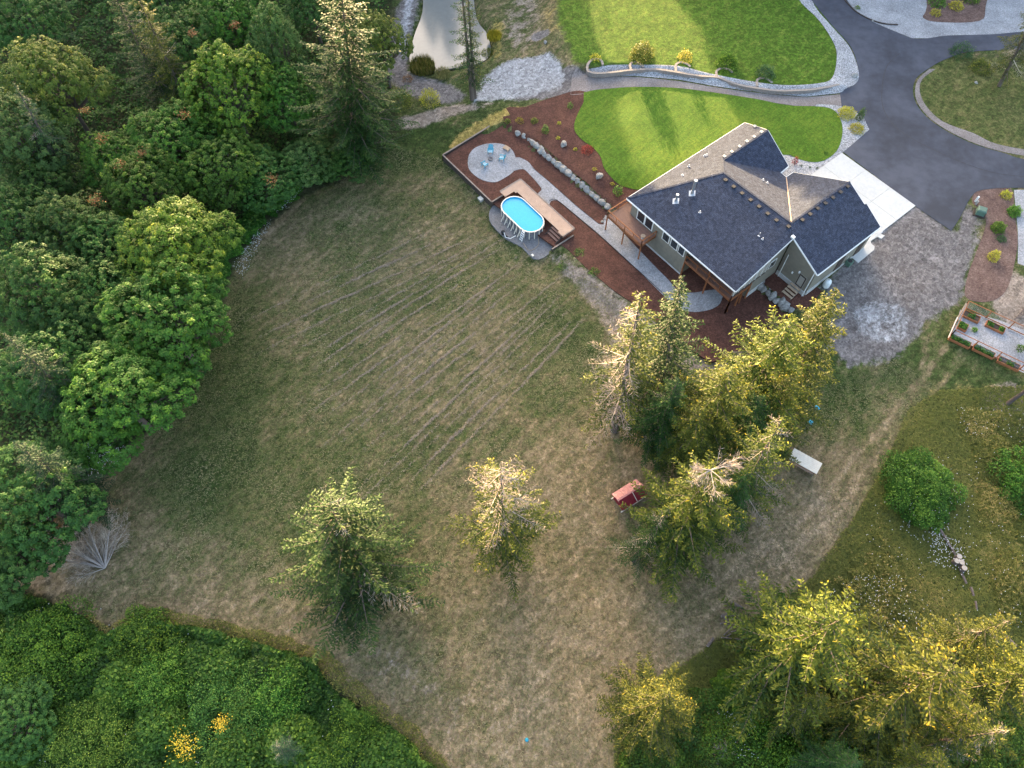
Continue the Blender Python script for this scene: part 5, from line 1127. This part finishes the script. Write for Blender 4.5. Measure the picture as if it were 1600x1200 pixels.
bush(1564, 374, .7, .5, 'firblue', 'grey-blue sprawling shrub under the round green pair', 350, .22, ratio=.25)
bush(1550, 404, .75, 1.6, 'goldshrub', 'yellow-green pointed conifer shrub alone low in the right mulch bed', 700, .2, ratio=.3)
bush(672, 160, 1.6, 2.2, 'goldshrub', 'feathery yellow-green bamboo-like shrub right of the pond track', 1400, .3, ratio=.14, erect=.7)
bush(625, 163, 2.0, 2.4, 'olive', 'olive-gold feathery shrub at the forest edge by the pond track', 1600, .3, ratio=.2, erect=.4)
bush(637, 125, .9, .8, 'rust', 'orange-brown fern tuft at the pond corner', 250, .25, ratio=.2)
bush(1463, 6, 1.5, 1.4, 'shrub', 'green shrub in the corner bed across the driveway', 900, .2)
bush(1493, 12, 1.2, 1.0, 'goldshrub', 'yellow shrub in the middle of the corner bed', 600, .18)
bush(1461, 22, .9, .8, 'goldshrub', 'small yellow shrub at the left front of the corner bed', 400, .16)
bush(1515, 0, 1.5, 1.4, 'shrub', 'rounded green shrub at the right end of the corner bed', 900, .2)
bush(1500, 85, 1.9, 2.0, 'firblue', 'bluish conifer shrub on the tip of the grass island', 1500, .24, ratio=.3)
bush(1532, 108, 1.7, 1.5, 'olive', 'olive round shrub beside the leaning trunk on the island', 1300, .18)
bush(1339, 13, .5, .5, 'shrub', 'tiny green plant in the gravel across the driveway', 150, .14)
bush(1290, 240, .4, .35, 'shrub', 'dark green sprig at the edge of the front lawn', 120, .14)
for i, (x, y) in enumerate([(1252,260),(1265,262),(1277,263)]):
    o = bush(x, y, .25, .25, 'firblue', 'tiny dark plant in the row of three in river gravel by the lawn', 60, .1, cat='plant', name='small_plant'); o['group'] = 'tiny plants in the river gravel'
# cattails and pond side growth
def tuft(px, py, r_, h, n, mat, label, name='cattail_clump', cat='reeds'):
    q = G(px, py); t_ = thing(name, label, cat, q); a = rng.uniform(0, 6.28, n); rr = np.sqrt(rng.random(n)) * r_; P = np.stack([rr * np.cos(a), rr * np.sin(a), np.full(n, h * .45)], 1)
    D = np.stack([rng.normal(0, .18, n), rng.normal(0, .18, n), np.ones(n)], 1); hh = rng.uniform(.6, 1.1, n) * h; P[:, 2] = hh / 2
    link('blades', leafmesh('blades', P, D, rng.normal(size=(n, 3)), hh, np.full(n, .09), rng.uniform(.1, 1, n), M[mat]), t_); return t_
tuft(661, 112, 2.0, 2.2, 1500, 'meadow', 'dense green cattail clump standing in the near corner of the pond')
tuft(692, 118, 1.3, 1.0, 500, 'palegrass', 'yellow grass tuft at the pond edge right of the cattails', 'grass_tuft', 'grass')
tuft(772, 60, 1.2, 1.2, 500, 'goldshrub', 'golden reeds on the right bank of the pond', 'reed_clump', 'reeds')
tuft(765, 88, 1.3, 1.0, 500, 'meadow', 'green reeds at the lower right of the pond', 'reed_clump', 'reeds')
# ---------------------------------------------------------------- garden beds
def bed(u, v, L, Wd, label, mat='shrub', full=1.0, name='raised_bed'):
    c = GL(u, v); a = math.atan2(gd[1], gd[0]); t_ = thing(name, label, 'planter', (*c, 2.33), a)
    for s in (-1, 1):
        loc(t_, 'side_board', M['cedar'], lambda m: m.box((0, s * Wd / 2, .18), (L, .06, .4))); loc(t_, 'end_board', M['cedar'], lambda m: m.box((s * (L / 2 - .03), 0, .18), (.06, Wd - .06, .4)))
    loc(t_, 'soil', M['soil'], lambda m: m.box((0, 0, .12), (L - .12, Wd - .12, .3)))
    n = int(420 * full); P = np.stack([rng.uniform(-L/2+.15, L/2-.15, n), rng.uniform(-Wd/2+.1, Wd/2-.1, n), rng.uniform(.28, .55, n)], 1)
    if full < 1: P = P[np.sin(P[:, 0] * 4 + u) > -.2]; n = len(P)
    link('plants', leafmesh('plants', P, rng.normal(size=(n, 3)), rng.normal(0, .6, (n, 3)) + [0, 0, 1], rng.uniform(.12, .24, n), rng.uniform(.08, .16, n), rng.uniform(0, 1, n), M[mat]), t_)
def uv_(px, py, z=2.7): d = W(px, py, z) - g0; return float(d @ gd), float(d @ gn)
for (x, y, L, Wd, lab, mt, fu) in [(1517,493,2.3,1.0,'raised cedar bed with sparse seedlings at the top left of the garden','bramble',.5),(1503,508,1.5,1.1,'raised bed overflowing with bright green leaves on the left side of the garden','shrub',1.5),(1556,510,2.3,.9,'raised cedar bed alone on the upper right of the garden gravel','bramble',.8),
    (1501,532,2.6,.9,'raised cedar bed in the lower left corner of the garden','bramble',1.0),(1538,548,2.6,.9,'middle raised bed of the lower row full of leafy greens','bramble',1.2),(1577,567,2.6,.9,'rightmost raised bed of the lower row','bramble',.9)]:
    bed(*uv_(x, y), L, Wd, lab, mt, fu)
bush(1522, 516, .4, .55, 'shrub', 'potted leafy plant on the garden gravel between the beds', 200, .14, name='potted_plant', cat='potted plant', zz=2.4)
bush(1594, 546, .6, .8, 'bramble', 'dark leafy potted plant at the right end of the garden gravel', 300, .16, name='potted_plant', cat='potted plant', zz=2.4)

# ---------------------------------------------------------------- logs, dead wood
def log(p, q, r_, label=None, group=None, name='log'):
    mb = MB(); mb.tube([p, (np.array(p) + np.array(q)) / 2 + [0, 0, .02], q], [r_, r_ * .95, r_ * .88], 9, True)
    o = link(name, mesh_np(name, np.array(mb.v), mb.f, M['log'], smooth=False)); d = np.array(q, float) - p; d /= np.linalg.norm(d); props(o, label, 'log', group)
    for e, s, rr in ((p, -1, r_), (q, 1, r_ * .88)):
        mb = MB(); mb.tube([np.array(e), np.array(e) + d * s * .015], rr * .93, 9); c = link('cut_end', mesh_np('cut_end', np.array(mb.v), mb.f, M['logend']), o)
    return o
def P3(px, py, dz=0): g = G(px, py); return np.array([g[0], g[1], g[2] + dz])
log(P3(1143,942,.25), P3(1163,953,.3), .17, 'thickest grey log at the top of the log pile')
log(P3(1128,960,.2), P3(1136,972,.2), .16, 'reddish short log at the upper left of the log pile')
log(P3(1105,1010,.15), P3(1114,997,.15), .17, 'dark charred log lying apart below the log pile')
log(P3(1138,968,.35), P3(1163,972,.35), .12, 'long thin log across the middle of the log pile')
for i in range(22):
    x, y = random.uniform(1124, 1160), random.uniform(962, 1000); a = random.uniform(-.5, 1.2); l = random.uniform(8, 18)
    log(P3(x, y, random.uniform(.05,.35)), P3(x + l * math.cos(a), y - l * math.sin(a), random.uniform(.05,.35)), random.uniform(.05,.11), 'thin bare stick jumbled in the log pile beside the broad golden fir', 'sticks in the log pile', 'stick')
for i, (x, y, lab) in enumerate([(1494.5,872,'uppermost of the round cut log ends in the tall grass'),(1490.5,879,'left one of the round cut log ends in the tall grass'),(1498,881,'right one of the round cut log ends in the tall grass'),(1502,890,'lowest of the round cut log ends in the tall grass')]):
    p = P3(x, y, -.05); log(p, p + [0, 0, .75], .36, lab)
pl_ = [P3(x, y, .25) for x, y in [(1466,826),(1478,848),(1490,866)]]; log(pl_[0], pl_[2], .15, 'long grey log leading down to the round cut log ends')
for a, b, r_, lab in [((1501,896),(1509,912),.14,'weathered grey log continuing below the cut ends'),((1516,918),(1520,931),.14,'short pale log fragment in the tall grass'),((1523,940),(1525,952),.12,'lowest pale log fragment in the grass'),((1560,985),(1586,1010),.2,'grey log between the golden firs at the right')]:
    log(P3(*a,.15), P3(*b,.15), r_, lab)
# bare leaning trunk at the right edge
t_ = thing('dead_tree', 'dark bare trunk leaning out of the right edge below the garden', 'dead tree', P3(1572, 632))
b0 = P3(1572, 632); tp = np.array([*W(1660, 570, 7), 7.0]); mb = MB(); mb.tube([b0 - [0,0,.2], b0 * .6 + tp * .4, tp], [.28, .2, .12], 9); mb.build('trunk', M['darkwood'], t_)
mb = MB()
for k in range(4): f_ = .25 + k * .18; c_ = b0 * (1 - f_) + tp * f_; mb.tube([c_, c_ + np.array([math.cos(k * 2), math.sin(k * 2), .6]) * 1.3], [.06, .02], 5)
mb.build('branch', M['log'], t_)
t_ = thing('dark_branch_pile', 'black fallen branches beside the upper right corner of the garden fence', 'branches', P3(1590, 490))
for k in range(6):
    p = P3(1583 + k * 3, 500 - k * 3, .2); mb = MB(); mb.tube([p, p + np.array([1.4, random.uniform(.2, 1.2), .3])], [.09, .04], 6); mb.build('branch', M['log'], t_)
# fallen grey dead tree at lower left: bundle of fine branching twigs
def deadtree(root, label, n1, Lm, sub, az0, spread, mat='twig', zt=.9, name='dead_tree', lvl3=6, w=.03):
    t_ = thing(name, label, 'dead tree', root); r = np.random.default_rng(int(root[0] * 10 + 999)); C = []; D = []; L = []; Wd = []; mb = MB()
    for k in range(n1):
        a = az0 + r.uniform(-1, 1) * spread; e = r.uniform(.05, zt); d = np.array([math.cos(a), math.sin(a), e]); d /= np.linalg.norm(d); l = Lm * r.uniform(.5, 1); mb.tube([(0,0,.1), d * l * .5, d * l + [0,0,-.1*l]], [.06, .035, .012], 4, False)
        for j in range(sub):
            f_ = r.uniform(.15, 1); p = d * l * f_; a2 = a + r.uniform(-1, 1); d2 = np.array([math.cos(a2), math.sin(a2), r.uniform(-.3, .5)]); l2 = l * (1.05 - f_) * r.uniform(.3, .6) + .3
            C.append(p + d2 * l2 / 2); D.append(d2); L.append(l2); Wd.append(w * 1.5)
            for m in range(lvl3):
                p3 = p + d2 * l2 * r.uniform(.2, 1); a3 = a2 + r.uniform(-1.1, 1.1); d3 = np.array([math.cos(a3), math.sin(a3), r.uniform(-.3, .4)]); l3 = r.uniform(.25, .7); C.append(p3 + d3 * l3 / 2); D.append(d3); L.append(l3); Wd.append(w)
    n = len(C); link('branches', mesh_np('branches', np.array(mb.v), mb.f, M['palebark']), t_)
    link('twigs', leafmesh('twigs', np.array(C), np.array(D), r.normal(size=(n, 3)), np.array(L), np.array(Wd), r.uniform(0, 1, n), M[mat]), t_); return t_
deadtree(P3(165, 888), 'grey leafless dead tree lying on the grass in the lower left', 34, 6.6, 26, R(140), 1.25, zt=.7)
deadtree(P3(70, 838), 'small orange-brown dead branch at the field corner near the grey dead tree', 7, 2.2, 8, R(60), 1.5, 'rust')
deadtree(np.array([*W(1110,735,19.5),19.5]), 'pale grey tuft of dead twigs crowning the broad low fir', 9, 3.0, 14, R(60), 3.1, name='dead_branch')
deadtree(P3(1120, 1195), 'thin white leafless sapling at the bottom edge', 6, 2.5, 8, R(90), 2.)

# ---------------------------------------------------------------- ground cover made of many leaves
def scatter_in(poly_px, n):
    poly = [G(*p)[:2] for p in poly_px]; a = np.array(poly); o = []
    lo, hi = a.min(0), a.max(0); got = 0
    while got < n:
        P = rng.uniform(lo, hi, (n * 2, 2)); sd, _ = poly_dist(P, poly); k = sd < 0; o.append(np.column_stack([P[k], sd[k]])); got += int(k.sum())
    o = np.vstack(o)[:n]; return o[:, :2], -o[:, 2]
def lumps(P, hmax, seed, rmin=1.3, rmax=3.6, cover=1.1):
    r = np.random.default_rng(seed); lo, hi = P.min(0), P.max(0); n = int((hi - lo).prod() * cover / 6); c = r.uniform(lo, hi, (n, 2)); rr = r.uniform(rmin, rmax, n) * (.6 + .4 * r.random(n)); hh = rr / rmax * r.uniform(.5, 1.1, n)
    out = np.full(len(P), .10); ti = np.zeros(len(P)); tn = r.normal(0, .13, n)
    for i in range(0, len(P), 20000):
        d2 = ((P[i:i+20000, None] - c[None]) ** 2).sum(2) / rr[None] ** 2; q = np.sqrt(np.clip(1 - d2, 0, 1)) * hh[None]; out[i:i+20000] = np.maximum(out[i:i+20000], q.max(1)); ti[i:i+20000] = tn[q.argmax(1)]
    return out, ti
def mass(name, poly, n, mat, leaf, hmax, label_kind='stuff', ratio=.7, hum=(.45, .3), edge=1.5, tint0=.5):
    P, inn = scatter_in(poly, n); z0 = height(P); hum_, lt = lumps(P, hmax, int(n % 97) + 3); rag = .5 + .5 * np.sin(P[:, 0] * 1.7 + 2 * np.sin(P[:, 1] * 1.1)) * np.sin(P[:, 1] * 1.9); kp = inn > rag * edge * .8; P, inn, z0, hum_, lt = P[kp], inn[kp], z0[kp], hum_[kp], lt[kp]
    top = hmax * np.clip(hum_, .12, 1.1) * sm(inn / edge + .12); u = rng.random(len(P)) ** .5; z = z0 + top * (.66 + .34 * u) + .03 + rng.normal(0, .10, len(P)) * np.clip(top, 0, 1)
    C = np.column_stack([P, z]); N = rng.normal(0, .5, C.shape) + [0, 0, 1]; D = rng.normal(size=C.shape) * [1, 1, .35]
    fine = np.sin(P[:, 0] * 3.1 + np.sin(P[:, 1] * 2.7) * 2) * np.sin(P[:, 1] * 3.3)
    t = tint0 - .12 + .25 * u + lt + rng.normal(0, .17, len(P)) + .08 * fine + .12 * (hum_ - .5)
    return props(link(name, leafmesh(name, C, D, N, rng.uniform(.7, 1.35, len(P)) * leaf, rng.uniform(.7, 1.3, len(P)) * leaf * ratio, t, M[mat])), kind='stuff')
mass('bramble_thicket', [(-20,915),(30,925),(80,935),(125,955),(170,990),(220,962),(290,976),(350,986),(425,1008),(500,1030),(520,1075),(570,1108),(612,1128),(655,1170),(715,1230),(690,1290),(-120,1290),(-120,925)], 140000, 'bramble', .36, 3.2, hum=(.62, .5), tint0=.42, edge=.7)
mass('forest_undergrowth', [(-30,930),(20,905),(60,830),(105,765),(200,700),(300,610),(340,480),(365,410),(405,360),(470,305),(560,262),(600,225),(615,160),(600,60),(620,-20),(-40,-40)], 80000, 'mapledark', .46, 3.6)
mass('verge_growth', [(-10,920),(30,885),(70,820),(112,750),(200,690),(300,600),(352,460),(378,400),(420,350),(480,300),(560,262),(570,235),(480,260),(380,330),(330,400),(300,560),(180,660),(90,700),(60,800),(0,870)], 52000, 'bramble', .2, 1.6, edge=1.6)
mass('thicket_skirt', [(1372,735),(1390,705),(1440,700),(1490,740),(1500,800),(1470,840),(1420,830),(1385,790)], 9000, 'bramble', .22, 1.4)
mass('edge_bushes', [(1140,1040),(1185,1010),(1195,960),(1215,925),(1250,930),(1230,1010),(1190,1090),(1150,1130),(1110,1110),(1095,1050)], 22000, 'maple', .24, 2.2)
mass('lower_right_growth', [(950,1210),(975,1130),(1100,1060),(1200,1060),(1350,1040),(1620,1060),(1680,1290),(950,1290)], 70000, 'maple', .22, 2.6, ratio=.6, tint0=.4)
def blades(name, polys, n, mat, ln, wd, lie=.6, tint=(.0, 1.), ang=None, dz=0.0):
    P, _ = scatter_in(polys, n); z = height(P) + ln * .25 + dz; a = rng.uniform(0, 6.28, n) if ang is None else ang + rng.normal(0, .35, n)
    D = np.stack([np.cos(a), np.sin(a), rng.uniform(.1, 1.2, n) * (1 - lie)], 1); 
    patch = .5 + .3 * np.sin(P[:, 0] * .35 + 2 * np.sin(P[:, 1] * .21)) * np.sin(P[:, 1] * .4 + 1.5 * np.sin(P[:, 0] * .27))
    t = tint[0] + (tint[1] - tint[0]) * np.clip(patch * .6 + rng.uniform(0, .5, n), 0, 1)
    return props(link(name, bladesmesh(name, np.column_stack([P, z]), D, rng.normal(0, .3, (n, 3)) + [0, 0, 1], rng.uniform(.6, 1.3, n) * ln, np.full(n, wd), t, M[mat])), kind='stuff')
MEAD = [(1375,740),(1420,640),(1470,610),(1700,600),(1700,1290),(960,1290),(960,1150),(1040,1060),(1120,1000),(1200,960),(1270,900),(1340,800)]
mass('low_weeds', [(1275,905),(1335,810),(1370,760),(1420,840),(1460,900),(1450,990),(1370,1010),(1300,960)], 7500, 'meadow', .34, .8, ratio=.35, edge=4.5)
mass('weed_fringe', [(110,935),(175,975),(225,945),(300,958),(360,970),(440,990),(520,1018),(590,1090),(650,1130),(740,1235),(690,1235),(600,1145),(500,1060),(400,1020),(290,1000),(220,990),(165,1010)], 11000, 'meadow', .26, .7, ratio=.3, edge=.5)
mass('tall_weeds', [(1480,630),(1600,640),(1700,760),(1700,1000),(1560,980),(1520,860),(1520,760)], 18000, 'meadow', .34, 1.0, ratio=.25)
blades('meadow_grass', MEAD, 110000, 'meadow', .5, .11, .45)
blades('field_grass', [(60,860),(210,700),(310,600),(370,420),(470,320),(620,230),(700,250),(770,330),(870,400),(1000,500),(1090,590),(1280,600),(1400,560),(1460,600),(1360,740),(1330,810),(1250,900),(1100,1000),(960,1110),(940,1290),(700,1230),(520,1050),(400,1000),(190,985)], 110000, 'turf', .30, .07, .7)
# wild flowers
def flowers(polys, n, size=.13):
    Cs = []
    for pl, k in polys: P, _ = scatter_in(pl, k); Cs.append(np.column_stack([P, height(P) + rng.uniform(.25, .9, k)]))
    C = np.vstack(Cs); n = len(C)
    V, Fq = leaves(np.vstack([C, C]), np.vstack([np.tile([1., 0, 0], (n, 1)), np.tile([.5, .8, 0], (n, 1))]), rng.normal(0, .25, (2 * n, 3)) + [0, 0, 1], np.full(2 * n, size), np.full(2 * n, size * .8))
    props(link('wild_flowers', mesh_np('wild_flowers', V, Fq, M['daisy'], tint=rng.uniform(0, 1, len(Fq)))), kind='stuff')
flowers([([(105,715),(150,690),(200,700),(185,730),(130,760),(95,800),(75,820),(70,790)], 1300), ([(365,420),(400,370),(430,345),(400,400),(380,440)], 260), ([(480,290),(430,335),(450,330)], 60),
         ([(1410,715),(1480,715),(1500,790),(1480,840),(1450,860),(1400,830)], 170), ([(1490,640),(1600,640),(1600,690),(1500,680)], 60), ([(1450,830),(1500,850),(1510,900),(1450,880)], 200), ([(1330,900),(1290,930),(1360,1000),(1450,1000),(1400,900)], 200),
         ([(1120,1100),(1200,1120),(1180,1190),(1110,1180)], 160), ([(1320,1160),(1400,1150),(1400,1200),(1320,1200)], 260), ([(1340,800),(1700,640),(1700,1000),(1400,1000)], 330), ([(0,930),(250,960),(500,1060),(600,1190),(0,1200)], 420), ([(40,860),(100,780),(60,830),(0,900)], 150)], 0, .11)
# cut hay rows on the field
HR = [((455,470),(722,340)),((480,505),(748,372)),((510,545),(775,385)),((545,580),(795,405)),((570,612),(812,425)),((590,650),(835,448)),((605,690),(862,462)),((640,715),(890,475)),((690,735),(905,500))]
C = []; Dk = []
for k in range(22):
    f_ = k / 21 * (len(HR) - 1); i_ = min(int(f_), len(HR) - 2); f_ -= i_
    a = np.array(HR[i_][0]) * (1 - f_) + np.array(HR[i_ + 1][0]) * f_; b = np.array(HR[i_][1]) * (1 - f_) + np.array(HR[i_ + 1][1]) * f_
    ex = (b - a) * rng.uniform(-.1, .2); a = a - (b - a) * rng.uniform(-.05, .45); b = b + ex
    pa_, pb_ = G(*a)[:2], G(*b)[:2]; n = 3400; u = rng.random(n); dens_ = .62 + .3 * np.sin(u * 11 + k * 2.1) + .3 * np.sin(u * 47 + k * 5) * np.sin(u * 19 + k); kp = rng.random(n) < dens_ * (.28 + .5 * math.sin(k * 2.3) ** 2) * np.sin(np.pi * u) ** .8; u = u[kp]; nn_ = np.array([-(pb_ - pa_)[1], (pb_ - pa_)[0]]); nn_ /= np.linalg.norm(nn_)
    P = pa_ + (pb_ - pa_) * u[:, None] + nn_ * (rng.normal(0, .085, len(u)) + .35 * np.sin(u * 3 + k) + .05 * np.sin(u * 67))[:, None]; C.append(P)
C = np.vstack(C); n = len(C); a = ROWANG + rng.normal(0, .7, n)
props(link('hay_rows', bladesmesh('hay_rows', np.column_stack([C, height(C) + rng.uniform(.04, .14, n)]), np.stack([np.cos(a), np.sin(a), rng.normal(0, .2, n)], 1), rng.normal(0, .4, (n, 3)) + [0, 0, 1], rng.uniform(.2, .5, n), rng.uniform(.035, .06, n), rng.uniform(.0, .8, n), M['hay'])), kind='stuff')
# clippings streaked over the front lawn
# ---------------------------------------------------------------- unseen wood beyond the frame, its rows and gap shaped for shade and sun
fol = PROTO['firB'][2][1]; sel = rng.choice(len(fol[0]), 950, replace=False); Cb, Db, Nb, Lb, Wb, Tb = [q[sel] for q in fol]
CC = []; DD = []; NN = []; LL = []; WW = []; TT = []
spots = []
def corridor(x, y): return abs(x - (26 - .158 * (y - 80))) < 10  # gap left in the added tree rows so sun reaches roof and lawn
for row, (yy, q0, q1) in enumerate([(150, 1.12, 1.25), (164, 1.12, 1.28), (180, 1.2, 1.35), (205, 1.3, 1.5)]):
    for x in np.arange(-112, 135, 5.2):
        x, y = x + 2.6 * (row % 2) + rng.uniform(-.8, .8), yy + rng.uniform(-4, 4)
        if x < -20 and row == 0: y += 10
        if not corridor(x, y): spots.append((x, y, rng.uniform(q0, q1)))
for i in range(55):
    spots.append((rng.uniform(-160, -104), rng.uniform(10, 140), rng.uniform(.6, .85)))
for x, y, s in spots:
    a = rng.uniform(0, 6.28); Rm = np.array([[math.cos(a), -math.sin(a), 0], [math.sin(a), math.cos(a), 0], [0, 0, 1]]); 
    CC.append(Cb @ Rm.T * s + [x, y, hz(x, y)]); DD.append(Db @ Rm.T); NN.append(Nb); LL.append(Lb * 6.5 * s); WW.append(Wb * 6.5 * s); TT.append(Tb)
props(link('unseen_wood', leafmesh('unseen_wood', np.vstack(CC), np.vstack(DD), np.vstack(NN), np.concatenate(LL), np.concatenate(WW), np.concatenate(TT), M['fir'])), kind='stuff')
tris = sum(len(o.data.polygons) for o in bpy.data.objects if o.type == 'MESH'); uq = sum(len(m.polygons) for m in bpy.data.meshes); print('faces', tris, 'unique', uq)
